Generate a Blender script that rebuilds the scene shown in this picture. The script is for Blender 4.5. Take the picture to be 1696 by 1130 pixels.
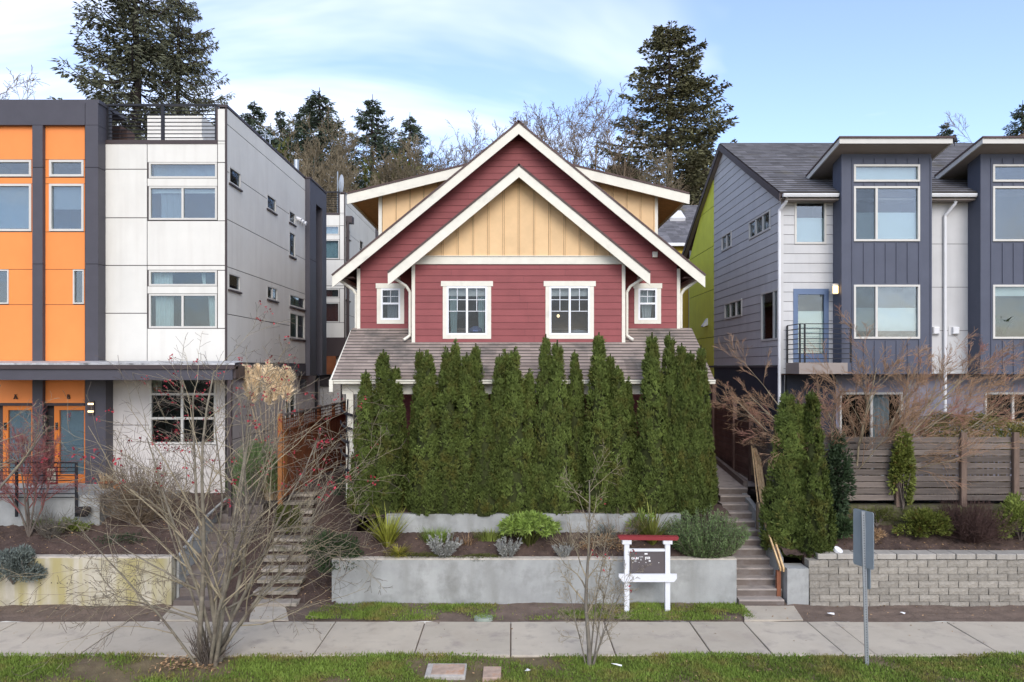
import bpy, math, random
import numpy as np
from mathutils import Vector, Matrix
for _o in list(bpy.data.objects): bpy.data.objects.remove(_o)
SC = bpy.context.scene
COL = SC.collection
PI = math.pi
H0, FPX, VX, VY = 5.3, 1200.0, 847.0, 608.0      # camera height above the pavement, focal length and principal point

# ------------------------------------------------------------------ camera, sky, sun, exposure
cam = bpy.data.cameras.new('camera'); camo = bpy.data.objects.new('camera', cam); COL.objects.link(camo)
camo.location = (0, 0, H0); camo.rotation_euler = (PI/2, 0, 0)
cam.sensor_width = 36; cam.lens = 36*FPX/1696
cam.shift_x = 1/1696; cam.shift_y = 43/1696
cam.clip_start = .1; cam.clip_end = 2000
SC.camera = camo
SUN_EL, SUN_AZ = 34, 170       # degrees; azimuth clockwise from +Y
W = bpy.data.worlds.new('World'); SC.world = W; W.use_nodes = True
def build_sky():
    nt = W.node_tree; nt.nodes.clear(); N = nt.nodes.new; L = nt.links.new
    out = N('ShaderNodeOutputWorld'); bg = N('ShaderNodeBackground'); bg.inputs[1].default_value = .15
    sky = N('ShaderNodeTexSky'); sky.sky_type = 'NISHITA'; sky.sun_disc = False
    sky.sun_elevation = math.radians(SUN_EL); sky.sun_rotation = math.radians(SUN_AZ)
    sky.altitude = 50; sky.air_density = 1.0; sky.dust_density = .8; sky.ozone_density = 2.6
    tc = N('ShaderNodeTexCoord'); sep = N('ShaderNodeSeparateXYZ'); L(tc.outputs['Generated'], sep.inputs[0])
    ad = N('ShaderNodeMath'); ad.operation = 'ADD'; ad.inputs[1].default_value = .22; L(sep.outputs[2], ad.inputs[0])
    mx = N('ShaderNodeMath'); mx.operation = 'MAXIMUM'; mx.inputs[1].default_value = .05; L(ad.outputs[0], mx.inputs[0])
    cmb = N('ShaderNodeCombineXYZ')
    for i in (0, 1):
        d = N('ShaderNodeMath'); d.operation = 'DIVIDE'; L(sep.outputs[i], d.inputs[0]); L(mx.outputs[0], d.inputs[1]); L(d.outputs[0], cmb.inputs[i])
    mp = N('ShaderNodeMapping'); mp.inputs['Location'].default_value = (1.45, .3, 0); mp.inputs['Rotation'].default_value = (0, 0, .5); mp.inputs['Scale'].default_value = (.62, 1.0, 1)
    L(cmb.outputs[0], mp.inputs[0])
    nz = N('ShaderNodeTexNoise'); nz.inputs['Scale'].default_value = .8; nz.inputs['Detail'].default_value = 6; nz.inputs['Roughness'].default_value = .55; nz.inputs['Distortion'].default_value = .6
    L(mp.outputs[0], nz.inputs['Vector'])
    rp = N('ShaderNodeValToRGB'); rp.color_ramp.elements[0].position = .44; rp.color_ramp.elements[0].color = (.07, .07, .07, 1); rp.color_ramp.elements[1].position = .64
    L(nz.outputs[0], rp.inputs[0])
    mul = N('ShaderNodeMath'); mul.operation = 'MULTIPLY'; mul.inputs[1].default_value = .8; L(rp.outputs[0], mul.inputs[0])
    mix = N('ShaderNodeMix'); mix.data_type = 'RGBA'; mix.inputs[7].default_value = (6.35, 6.3, 6.4, 1)
    L(mul.outputs[0], mix.inputs[0]); tn = N('ShaderNodeMix'); tn.data_type = 'RGBA'; tn.blend_type = 'MULTIPLY'; tn.inputs[0].default_value = 1; tn.inputs[7].default_value = (1.0, .965, 1.06, 1); L(sky.outputs[0], tn.inputs[6]); L(tn.outputs[2], mix.inputs[6]); L(mix.outputs[2], bg.inputs[0]); L(bg.outputs[0], out.inputs[0])
build_sky()
sl = bpy.data.lights.new('sun', 'SUN'); sl.energy = 1.0; sl.angle = math.radians(35); sl.color = (1, .96, .9)
so = bpy.data.objects.new('sun', sl); COL.objects.link(so); so.location = (0, -20, 60)
_el, _az = math.radians(SUN_EL), math.radians(SUN_AZ)
_d = Vector((math.sin(_az)*math.cos(_el), math.cos(_az)*math.cos(_el), math.sin(_el)))
so.rotation_euler = _d.to_track_quat('Z', 'Y').to_euler()
vs = SC.view_settings; SC.display_settings.display_device = 'sRGB'
vs.view_transform = 'Standard'; vs.look = 'None'; vs.gamma = 1; vs.use_curve_mapping = False; vs.exposure = .96
SC.render.engine = 'CYCLES'
SC.cycles.use_denoising = True; SC.cycles.max_bounces = 6; SC.cycles.transparent_max_bounces = 10; SC.cycles.diffuse_bounces = 3

# ------------------------------------------------------------------ helpers
def fx(px, Y): return (px-VX)*Y/FPX
def fz(py, Y): return H0-(py-VY)*Y/FPX
def YX(px, X): return X*FPX/(px-VX)          # depth at which the plane X is met on picture column px

MATS = {}
def M(name, col, rough=.75, var=.12, scale=3., bump=0., bscale=40., spec=.25, streak=0., streak_col=None, streak_w=5, streak_r=(.48, .75), rand=0., tint=0., metal=0., emit=0., stain=None, stain_scale=1.2, stain_lo=.5, stain_hi=.68, transl=0., stretch=(1, 1, 1), pattern=None):
    if name in MATS: return MATS[name]
    m = bpy.data.materials.new(name); m.use_nodes = True; nt = m.node_tree; nt.nodes.clear(); N = nt.nodes.new; L = nt.links.new
    out = N('ShaderNodeOutputMaterial'); b = N('ShaderNodeBsdfPrincipled')
    b.inputs['Roughness'].default_value = rough; b.inputs['Metallic'].default_value = metal; b.inputs['Specular IOR Level'].default_value = spec
    tc = N('ShaderNodeTexCoord'); mp = N('ShaderNodeMapping'); mp.inputs['Scale'].default_value = stretch; L(tc.outputs['Object'], mp.inputs[0])
    c = tuple(col)+(1,)
    cur = None
    def mixnode(mode, fac, a, bb):
        x = N('ShaderNodeMix'); x.data_type = 'RGBA'; x.blend_type = mode
        for sock, v in ((0, fac), (6, a), (7, bb)):
            if hasattr(v, 'is_output'): L(v, x.inputs[sock])
            else: x.inputs[sock].default_value = v
        return x.outputs[2]
    nz = N('ShaderNodeTexNoise'); nz.inputs['Scale'].default_value = scale; nz.inputs['Detail'].default_value = 5; nz.inputs['Roughness'].default_value = .62
    L(mp.outputs[0], nz.inputs['Vector'])
    mr = N('ShaderNodeMapRange'); mr.inputs[1].default_value = .3; mr.inputs[2].default_value = .7; mr.inputs[3].default_value = 1-var; mr.inputs[4].default_value = 1+var
    L(nz.outputs[0], mr.inputs[0])
    cur = mixnode('MULTIPLY', 1.0, c, mr.outputs[0])
    if rand:
        oi = N('ShaderNodeObjectInfo'); r = N('ShaderNodeMapRange'); r.inputs[3].default_value = 1-rand; r.inputs[4].default_value = 1+rand
        L(oi.outputs['Random'], r.inputs[0]); cur = mixnode('MULTIPLY', 1.0, cur, r.outputs[0])
    if tint:
        at = N('ShaderNodeAttribute'); at.attribute_name = 'tint'; r = N('ShaderNodeMapRange'); r.inputs[3].default_value = 1-tint; r.inputs[4].default_value = 1+tint
        L(at.outputs['Fac'], r.inputs[0]); cur = mixnode('MULTIPLY', 1.0, cur, r.outputs[0])
    if stain is not None:
        n2 = N('ShaderNodeTexNoise'); n2.inputs['Scale'].default_value = stain_scale; n2.inputs['Detail'].default_value = 7; n2.inputs['Roughness'].default_value = .65
        L(mp.outputs[0], n2.inputs['Vector'])
        rp = N('ShaderNodeMapRange'); rp.inputs[1].default_value = stain_lo; rp.inputs[2].default_value = stain_hi; L(n2.outputs[0], rp.inputs[0])
        cur = mixnode('MIX', rp.outputs[0], cur, tuple(stain)+(1,))
    if streak:
        m2 = N('ShaderNodeMapping'); m2.inputs['Scale'].default_value = (streak_w, streak_w, .35); L(tc.outputs['Object'], m2.inputs[0])
        n3 = N('ShaderNodeTexNoise'); n3.inputs['Scale'].default_value = 1.; n3.inputs['Detail'].default_value = 4; L(m2.outputs[0], n3.inputs['Vector'])
        rp = N('ShaderNodeMapRange'); rp.inputs[1].default_value = streak_r[0]; rp.inputs[2].default_value = streak_r[1]; rp.inputs[4].default_value = streak; L(n3.outputs[0], rp.inputs[0])
        sc_ = streak_col or tuple(x*.45 for x in col)
        cur = mixnode('MIX', rp.outputs[0], cur, tuple(sc_)+(1,))
    if pattern:      # tab-to-tab tone of a shingle course, u and v scale in metres
        m4 = N('ShaderNodeMapping'); m4.inputs['Scale'].default_value = (1/pattern[0], 1/pattern[1], 1/pattern[1]); L(tc.outputs['Object'], m4.inputs[0])
        wn = N('ShaderNodeTexWhiteNoise'); fl = N('ShaderNodeVectorMath'); fl.operation = 'FLOOR'; L(m4.outputs[0], fl.inputs[0]); L(fl.outputs[0], wn.inputs['Vector'])
        r = N('ShaderNodeMapRange'); r.inputs[3].default_value = 1-pattern[2]; r.inputs[4].default_value = 1+pattern[2]; L(wn.outputs[0], r.inputs[0])
        cur = mixnode('MULTIPLY', 1.0, cur, r.outputs[0])
    L(cur, b.inputs['Base Color'])
    if bump:
        n4 = N('ShaderNodeTexNoise'); n4.inputs['Scale'].default_value = bscale; n4.inputs['Detail'].default_value = 4; L(mp.outputs[0], n4.inputs['Vector'])
        bp = N('ShaderNodeBump'); bp.inputs['Strength'].default_value = bump; bp.inputs['Distance'].default_value = .02; L(n4.outputs[0], bp.inputs['Height']); L(bp.outputs[0], b.inputs['Normal'])
    if emit:
        b.inputs['Emission Color'].default_value = c; b.inputs['Emission Strength'].default_value = emit
    sh = b.outputs[0]
    if transl:
        t = N('ShaderNodeBsdfTranslucent'); L(cur, t.inputs[0]); ms = N('ShaderNodeMixShader'); ms.inputs[0].default_value = transl
        L(b.outputs[0], ms.inputs[1]); L(t.outputs[0], ms.inputs[2]); sh = ms.outputs[0]
    L(sh, out.inputs[0]); MATS[name] = m; return m
def glass_mat(name, tint=(.8, .86, .86), refl=.18):
    m = bpy.data.materials.new(name); m.use_nodes = True; nt = m.node_tree; nt.nodes.clear(); N = nt.nodes.new; L = nt.links.new
    out = N('ShaderNodeOutputMaterial'); g = N('ShaderNodeBsdfGlossy'); g.inputs['Roughness'].default_value = .03; g.inputs[0].default_value = (.85, .9, .95, 1)
    t = N('ShaderNodeBsdfTransparent'); t.inputs[0].default_value = tuple(tint)+(1,)
    lw = N('ShaderNodeLayerWeight'); lw.inputs[0].default_value = .25
    mr = N('ShaderNodeMapRange'); mr.inputs[3].default_value = refl; mr.inputs[4].default_value = .9; L(lw.outputs['Fresnel'], mr.inputs[0])
    nz = N('ShaderNodeTexNoise'); nz.inputs['Scale'].default_value = 1.3; tc = N('ShaderNodeTexCoord'); L(tc.outputs['Object'], nz.inputs[0])
    bp = N('ShaderNodeBump'); bp.inputs['Strength'].default_value = .12; bp.inputs['Distance'].default_value = .05; L(nz.outputs[0], bp.inputs['Height']); L(bp.outputs[0], g.inputs['Normal'])
    ms = N('ShaderNodeMixShader'); L(mr.outputs[0], ms.inputs[0]); L(t.outputs[0], ms.inputs[1]); L(g.outputs[0], ms.inputs[2]); L(ms.outputs[0], out.inputs[0])
    MATS[name] = m; return m

class Fr:
    """A wall's own axes: u along it, v up, w outwards."""
    def __init__(s, o, u, v, w):
        s.o, s.u, s.v, s.w = Vector(o), Vector(u), Vector(v), Vector(w); s.flip = s.u.cross(s.v).dot(s.w) < 0
    def p(s, a, b, c): return s.o+s.u*a+s.v*b+s.w*c
def FRONT(Y): return Fr((0, Y, 0), (1, 0, 0), (0, 0, 1), (0, -1, 0))
def SIDE(X, d): return Fr((X, 0, 0), (0, 1, 0), (0, 0, 1), (d, 0, 0))
WORLD = Fr((0, 0, 0), (1, 0, 0), (0, 1, 0), (0, 0, 1))

class MB:
    def __init__(s): s.v = []; s.f = []
    def add(s, vs, fs, flip=False):
        n = len(s.v); s.v += [tuple(x) for x in vs]
        for f in fs:
            g = [n+i for i in f]
            s.f.append(g[::-1] if flip else g)
        return s
    def box(s, F, u0, u1, v0, v1, w0, w1):
        P = [F.p(u, v, w) for w in (w0, w1) for v in (v0, v1) for u in (u0, u1)]
        return s.add(P, [(0, 2, 3, 1), (4, 5, 7, 6), (0, 1, 5, 4), (2, 6, 7, 3), (0, 4, 6, 2), (1, 3, 7, 5)], F.flip)
    def b(s, x0, x1, y0, y1, z0, z1): return s.box(WORLD, x0, x1, y0, y1, z0, z1)
    def bev(s, F, u0, u1, v0, v1, w0, w1, e=.02):
        """box whose outward face is set in by e all round (rock-faced block, thick tread)"""
        a = [F.p(u, v, w0) for v in (v0, v1) for u in (u0, u1)]
        m = [F.p(u, v, w1-e) for v in (v0, v1) for u in (u0, u1)]
        c = [F.p(u, v, w1) for v in (v0+e, v1-e) for u in (u0+e, u1-e)]
        fs = [(0, 2, 3, 1), (8, 9, 11, 10)]
        for k in (0, 4):
            fs += [(k, k+1, k+5, k+4), (k+2, k+6, k+7, k+3), (k, k+4, k+6, k+2), (k+1, k+3, k+7, k+5)]
        return s.add(a+m+c, fs, F.flip)
    def prism(s, F, poly, w0, w1, wf=None):
        n = len(poly)
        P = [F.p(a, b, w0) for a, b in poly]+[F.p(a, b, (wf(b) if wf else w1)) for a, b in poly]
        ar = sum(poly[i][0]*poly[(i+1) % n][1]-poly[(i+1) % n][0]*poly[i][1] for i in range(n))
        fs = [tuple(range(n-1, -1, -1)), tuple(range(n, 2*n))]+[(i, (i+1) % n, n+(i+1) % n, n+i) for i in range(n)]
        return s.add(P, fs, F.flip != (ar < 0))
    def slab(s, a, b, c, d, t):
        """quad a b c d (counter-clockwise seen from its top) with thickness t below it"""
        a, b, c, d = map(Vector, (a, b, c, d)); n = (b-a).cross(d-a).normalized()*t
        return s.add([a-n, b-n, c-n, d-n, a, b, c, d], [(3, 2, 1, 0), (4, 5, 6, 7), (0, 1, 5, 4), (1, 2, 6, 5), (2, 3, 7, 6), (3, 0, 4, 7)])
    def bar(s, p, q, r, n=6, r2=None):
        p, q = Vector(p), Vector(q); d = (q-p).normalized(); a = d.orthogonal().normalized(); bb = d.cross(a); r2 = r if r2 is None else r2
        P = [p+(a*math.cos(2*PI*i/n)+bb*math.sin(2*PI*i/n))*r for i in range(n)]+[q+(a*math.cos(2*PI*i/n)+bb*math.sin(2*PI*i/n))*r2 for i in range(n)]
        return s.add(P, [tuple(range(n-1, -1, -1)), tuple(range(n, 2*n))]+[(i, (i+1) % n, n+(i+1) % n, n+i) for i in range(n)])
    def tube(s, pts, r, n=6):
        for i in range(len(pts)-1):
            rr = r if not hasattr(r, '__len__') else r[i]; r2 = r if not hasattr(r, '__len__') else r[i+1]
            s.bar(pts[i], pts[i+1], rr, n, r2)
        return s
    def lathe(s, c, prof, n=14, lobes=0, depth=0.):
        c = Vector(c); P = []
        for r, z in prof:
            for i in range(n):
                k = 1-depth*abs(math.sin(lobes*PI*i/n)) if lobes else 1
                P.append(c+Vector((r*k*math.cos(2*PI*i/n), r*k*math.sin(2*PI*i/n), z)))
        m = len(prof); fs = [(j*n+i, j*n+(i+1) % n, (j+1)*n+(i+1) % n, (j+1)*n+i) for j in range(m-1) for i in range(n)]
        fs += [tuple(range(n-1, -1, -1)), tuple(range((m-1)*n, m*n))]
        return s.add(P, fs)

def worg(o):
    v = Vector(o.location)
    while o.parent: o = o.parent; v += o.location
    return v
def link(name, me, mat, parent=None):
    o = bpy.data.objects.new(name, me); COL.objects.link(o)
    if mat and not me.materials: me.materials.append(mat)
    if parent: o.parent = parent
    return o
def ob(name, mb, mat, parent=None, org=None, smooth=False):
    """one mesh object; a child keeps its thing's origin, a top-level one gets an origin of its own"""
    g = worg(parent) if parent else Vector(org or (0, 0, 0))
    me = bpy.data.meshes.new(name); me.from_pydata([(x-g.x, y-g.y, z-g.z) for x, y, z in mb.v], [], mb.f)
    if smooth: me.polygons.foreach_set('use_smooth', [True]*len(me.polygons))
    o = link(name, me, mat, parent)
    if not parent: o.location = g
    return o
def tag(o, label=None, cat=None, group=None, kind=None):
    if label: o['label'] = label
    if cat: o['category'] = cat
    if group: o['group'] = group
    if kind: o['kind'] = kind
    return o
def thing(name, loc, label, cat, group=None):
    o = bpy.data.objects.new(name, None); COL.objects.link(o); o.location = loc; o.empty_display_size = .2
    return tag(o, label, cat, group)
def npmesh(name, V, faces, tint=None, smooth=False):
    """V (n,3); faces: list of int arrays (m,3) or (m,4)"""
    me = bpy.data.meshes.new(name); V = np.asarray(V, np.float32)
    me.vertices.add(len(V)); me.vertices.foreach_set('co', V.ravel())
    loops = np.concatenate([f.ravel() for f in faces]).astype(np.int32)
    tot = np.concatenate([np.full(len(f), f.shape[1], np.int32) for f in faces])
    st = np.concatenate([[0], np.cumsum(tot)[:-1]]).astype(np.int32)
    me.loops.add(len(loops)); me.loops.foreach_set('vertex_index', loops)
    me.polygons.add(len(tot)); me.polygons.foreach_set('loop_start', st); me.polygons.foreach_set('loop_total', tot)
    if smooth: me.polygons.foreach_set('use_smooth', np.ones(len(tot), bool))
    if tint is not None:
        a = me.attributes.new('tint', 'FLOAT', 'FACE'); a.data.foreach_set('value', np.asarray(tint, np.float32))
    me.update(calc_edges=True); return me
def copy_tree(o, parent=None):
    c = o.copy(); COL.objects.link(c); c.parent = parent
    for ch in list(o.children): copy_tree(ch, c)
    return c

# --- walls clad in boards or panels, with openings left out
def cells(lo, hi, va, vb, ops):
    la, ha, lb, hb = lo(va), hi(va), lo(vb), hi(vb); h = vb-va
    L_ = lambda v: la+(lb-la)*(v-va)/h
    R_ = lambda v: ha+(hb-ha)*(v-va)/h
    mn, mxx = min(la, lb), max(ha, hb)
    act = [o for o in ops if o[2] < vb-1e-4 and o[3] > va+1e-4 and o[0] < mxx and o[1] > mn]
    if not act: return [[(la, va), (ha, va), (hb, vb), (lb, vb)]]
    br = sorted({u for o in act for u in o[:2] if mn < u < mxx}); E = [None]+br+[None]; out = []
    for a, b_ in zip(E[:-1], E[1:]):
        A = mn if a is None else a; B = mxx if b_ is None else b_; mid = (A+B)/2
        free = [(va, vb)]
        for o in act:
            if o[0] <= mid <= o[1]:
                nf = []
                for f0, f1 in free:
                    if o[2] > f0+1e-4: nf.append((f0, min(f1, o[2])))
                    if o[3] < f1-1e-4: nf.append((max(f0, o[3]), f1))
                free = [f for f in nf if f[1]-f[0] > .004]
        for f0, f1 in free:
            p = [(L_(f0) if a is None else a, f0), (R_(f0) if b_ is None else b_, f0), (R_(f1) if b_ is None else b_, f1), (L_(f1) if a is None else a, f1)]
            if p[1][0]-p[0][0] > .004 or p[2][0]-p[3][0] > .004: out.append(p)
    return out
def clad(parent, F, lo, hi, rows, ops, mat, name, t=.02, lap=True, gap=.004, core=None, core_t=.1, joint=0., rng=None, ugap=0.):
    L = lo if callable(lo) else (lambda v, k=lo: k); R = hi if callable(hi) else (lambda v, k=hi: k)
    cm = MB()
    for va, vb in zip(rows[:-1], rows[1:]):
        for p in cells(L, R, va, vb, ops):
            cm.prism(F, p, -core_t, 0)
            top = p[2][1]-gap
            if top-p[0][1] < .006: continue
            k = (top-p[0][1])/max(1e-6, p[2][1]-p[0][1])
            q = [[p[0][0]+ugap, p[0][1]], [p[1][0]-ugap, p[1][1]], [p[1][0]+(p[2][0]-p[1][0])*k-ugap, top], [p[0][0]+(p[3][0]-p[0][0])*k+ugap, top]]
            pcs = [q]
            if joint and rng:
                c0 = max(q[0][0], q[3][0])+.5; c1 = min(q[1][0], q[2][0])-.5; cut = c0+rng.random()*joint
                while cut < c1:
                    l = pcs.pop(); pcs += [[l[0], [cut-.002, l[1][1]], [cut-.002, l[2][1]], l[3]], [[cut+.002, l[0][1]], l[1], l[2], [cut+.002, l[3][1]]]]; cut += joint*(.8+.4*rng.random())
            for q in pcs:
                if q[1][0]-q[0][0] < .004 and q[2][0]-q[3][0] < .004: continue
                wf = (lambda v, va=va, vb=vb: t-(t*.65)*(v-va)/(vb-va)) if lap else None
                ob(name, MB().prism(F, q, .001, t, wf), mat, parent)
    if core: ob('wall', cm, core, parent)
def rowsof(v0, v1, step):
    r = [v0]
    while r[-1]+step < v1-.02: r.append(r[-1]+step)
    return r+[v1]

def wave_sheet(F, u0, u1, v0, v1, w, amp=.03, n=18, gather=0.):
    P = []
    for j, v in enumerate((v0, (v0+v1)/2, v1)):
        for i in range(n+1):
            k = i/n; sq = 1-gather*(1-j/2)
            P.append(F.p(u0+(u1-u0)*(.5+(k-.5)*sq) if gather else u0+(u1-u0)*k, v, w+amp*math.sin(k*n*1.25+j*.3)))
    m = n+1
    return MB().add(P, [(j*m+i, j*m+i+1, (j+1)*m+i+1, (j+1)*m+i) for j in (0, 1) for i in range(n)], F.flip)
def window(parent, F, u0, u1, v0, v1, fmat, fw=.05, out=.03, mull=(), trans=(), muntins=(), casing=None, room=.9, curtains=(), blind=None, glass='glass', room_mat='room_dark', panes_name='pane', sill=False, name='window'):
    mb = MB()
    mb.box(F, u0, u0+fw, v0, v1, -.06, out).box(F, u1-fw, u1, v0, v1, -.06, out)
    mb.box(F, u0+fw, u1-fw, v0, v0+fw, -.06, out).box(F, u0+fw, u1-fw, v1-fw, v1, -.06, out)
    us = [u0+fw]+[x for m_ in mull for x in (m_-fw*.55, m_+fw*.55)]+[u1-fw]
    vs_ = [v0+fw]+[x for m_ in trans for x in (m_-fw*.5, m_+fw*.5)]+[v1-fw]
    for m_ in mull: mb.box(F, m_-fw*.55, m_+fw*.55, v0+fw, v1-fw, -.05, out-.004)
    for m_ in trans:
        for i in range(0, len(us), 2): mb.box(F, us[i], us[i+1], m_-fw*.5, m_+fw*.5, -.05, out-.006)
    w = ob(name, mb, fmat, parent)
    for i in range(0, len(us), 2):
        for j in range(0, len(vs_), 2):
            ob(panes_name, MB().box(F, us[i], us[i+1], vs_[j], vs_[j+1], -.022, -.014), MATS[glass], w)
    if muntins:
        g = MB()
        for a, b_, c_, d_ in muntins: g.box(F, a, b_, c_, d_, -.012, .006)
        ob('muntin_grid', g, fmat, w)
    rb = MB(); P = [F.p(u, v, w_) for w_ in (-.07, -room) for v in (v0-.0, v1+.0) for u in (u0, u1)]
    rb.add(P, [(4, 6, 7, 5), (0, 1, 5, 4), (2, 6, 7, 3), (0, 4, 6, 2), (1, 3, 7, 5)], F.flip)
    ob('room_shell', rb, MATS[room_mat], w)
    if casing:
        cm, cw, hh, hx = casing; g = MB()
        g.box(F, u0-cw, u0-.002, v0-cw, v1, .0, .028).box(F, u1+.002, u1+cw, v0-cw, v1, .0, .028).box(F, u0-.002, u1+.002, v0-cw, v0-.002, .0, .026)
        g.box(F, u0-cw-hx, u1+cw+hx, v1+.002, v1+hh, .0, .04)
        ob('casing', g, cm, w)
    for a, b_, mt, ga in curtains: ob('curtain', wave_sheet(F, a, b_, v0+.03, v1-.03, -.16, .025, gather=ga), mt, w)
    if blind: ob('blind', MB().box(F, u0+.03, u1-.03, blind[0], blind[1], -.11, -.10), blind[2], w)
    return w

# --- vegetation
def leaves(C, D, Wd, Ln, Wi):
    """kite-shaped leaves: centre-base C, unit direction D, unit width direction Wd, lengths, widths"""
    Ln = np.asarray(Ln)[:, None]; Wi = np.asarray(Wi)[:, None]
    V = np.stack([C, C+D*Ln*.45-Wd*Wi*.5, C+D*Ln, C+D*Ln*.45+Wd*Wi*.5], 1).reshape(-1, 3)
    return V, np.arange(len(C)*4).reshape(-1, 4)
def unit(a): return a/np.maximum(1e-9, np.linalg.norm(a, axis=-1, keepdims=True))
def perp(D, rs):
    return unit(np.cross(D, unit(rs.normal(size=D.shape))))
def tubes(polys, sides=4):
    Vs, Fs, n0 = [], [], 0
    for pts, rad in polys:
        pts = np.asarray(pts, float); rad = np.asarray(rad, float); n = len(pts)
        t = np.gradient(pts, axis=0); t = unit(t)
        a = np.cross(t, np.array([.31, .77, .55])); a = unit(a); b = np.cross(t, a)
        s = sides if rad[0] > .012 else 3
        th = np.arange(s)*2*PI/s
        ring = pts[:, None, :]+rad[:, None, None]*(np.cos(th)[None, :, None]*a[:, None, :]+np.sin(th)[None, :, None]*b[:, None, :])
        Vs.append(ring.reshape(-1, 3)); i = np.arange(n-1)[:, None]*s; k = np.arange(s)[None, :]; k2 = (k+1) % s
        Fs.append((np.stack([i+k, i+k2, i+s+k2, i+s+k], -1).reshape(-1, 4)+n0)); n0 += n*s
    return np.concatenate(Vs), np.concatenate(Fs)
def grow(rs, p, d, ln, r, lv, P, out, tips):
    """one limb as a wandering tapered polyline, then its side limbs"""
    n = P['seg'][lv]; pts = [np.array(p, float)]; rad = [r]; d = unit(np.array(d, float)); st = ln/n; dirs = [d]
    for i in range(n):
        d = unit(d+rs.normal(size=3)*P['wob'][lv]+np.array([0, 0, P['up'][lv]])); pts.append(pts[-1]+d*st); dirs.append(d)
        rad.append(max(P['rmin'], r*(1-(i+1)/n*P['tap'][lv])))
    out[min(lv, len(P['n'])-1)].append((np.array(pts), np.array(rad)))
    if lv+1 >= len(P['n']): tips.append((pts[-1], d)); return
    k = P['n'][lv]; k = k if isinstance(k, int) else rs.randint(k[0], k[1]+1)
    for j in range(k):
        f = P['from'][lv]+(1-P['from'][lv])*((j+rs.rand())/k); x = f*n; i = min(n-1, int(x)); q = pts[i]+(pts[i+1]-pts[i])*(x-i)
        ax = unit(np.cross(dirs[i], rs.normal(size=3))); an = math.radians(P['ang'][lv]*(.7+.6*rs.rand()))
        nd = dirs[i]*math.cos(an)+ax*math.sin(an)
        if P.get('flat'): nd = nd*np.array([1, 1, P['flat']])
        grow(rs, q, nd, ln*P['len'][lv]*(.6+.6*rs.rand())*(1-.35*f), max(P['rmin'], rad[i]*P['rr'][lv]), lv+1, P, out, tips)
def blades(rs, n, L0, L1, wd, spread, droop, base_r=.05, seg=3, ell=(1, 1)):
    """arching strap leaves from one crown: tapered strips of seg quads"""
    az = rs.rand(n)*2*PI; el = spread*np.sqrt(rs.rand(n)); L = L0+(L1-L0)*rs.rand(n)
    h = np.stack([np.cos(az)*ell[0], np.sin(az)*ell[1], 0*az], 1); side = np.stack([-np.sin(az), np.cos(az), 0*az], 1)
    base = h*(rs.rand(n)*base_r)[:, None]; V = np.zeros((n, seg+1, 2, 3)); p = base.copy(); e = el.copy()
    for i in range(seg+1):
        w = wd*(1-(i/seg)**1.6*.92)*(.75+.5*rs.rand(n))
        V[:, i, 0] = p-side*w[:, None]*.5; V[:, i, 1] = p+side*w[:, None]*.5
        d = h*np.sin(e)[:, None]+np.array([0, 0, 1])*np.cos(e)[:, None]; p = p+d*(L/seg)[:, None]; e = e+droop/seg*(.5+rs.rand(n))
    V = V.reshape(-1, 3); k = (np.arange(n)*(seg+1)*2)[:, None]+np.arange(seg)[None, :]*2; k = k.ravel()
    return V, np.stack([k, k+1, k+3, k+2], 1), np.repeat(rs.rand(n), seg)
def bake(name, parts, tint_rs=None):
    V = np.concatenate([p[0] for p in parts]); Fs = []; n = 0; ti = []
    for p in parts:
        Fs.append(p[1]+n); n += len(p[0]); ti.append(p[2] if len(p) > 2 else tint_rs.rand(len(p[1])))
    return npmesh(name, V, Fs, np.concatenate(ti))
def plant(name, loc, label, cat, parts, group=None, rz=0, sc=1):
    """thing from (part name, mesh, material) triples"""
    t = thing(name, loc, label, cat, group); t.rotation_euler.z = rz; t.scale = (sc, sc, sc) if not hasattr(sc, '__len__') else sc
    for pn, me, mt in parts: link(pn, me, mt, t)
    return t
def blob_leaves(rs, n, rx, ry, rz, L, Wd, clumps=14, up=.3, cz=None,  flatbottom=True):
    """leaves gathered in clumps over an ellipsoid, facing outwards"""
    c = unit(rs.normal(size=(clumps, 3)));
    if flatbottom: c[:, 2] = np.abs(c[:, 2])*1.0-.15
    c = c*(.55+.4*rs.rand(clumps, 1)); k = rs.randint(0, clumps, n); o = unit(rs.normal(size=(n, 3)))*(.32*rs.rand(n, 1)**.4)
    q = c[k]+o; C = q*np.array([rx, ry, rz])+np.array([0, 0, rz*.35 if cz is None else cz])
    D = unit(q+o*2+rs.normal(size=(n, 3))*.35+np.array([0, 0, up])); Wv = perp(D, rs)
    V, F = leaves(C, D, Wv, L*(.6+.8*rs.rand(n)), Wd*(.7+.6*rs.rand(n)))
    t = np.clip(.5+.25*(rs.rand(clumps)[k]-.5)+.5*(rs.rand(n)-.5), 0, 1)
    C2 = C[:, 2]; V[:, 2] = np.maximum(V[:, 2], .01)
    return V, F, t
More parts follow.
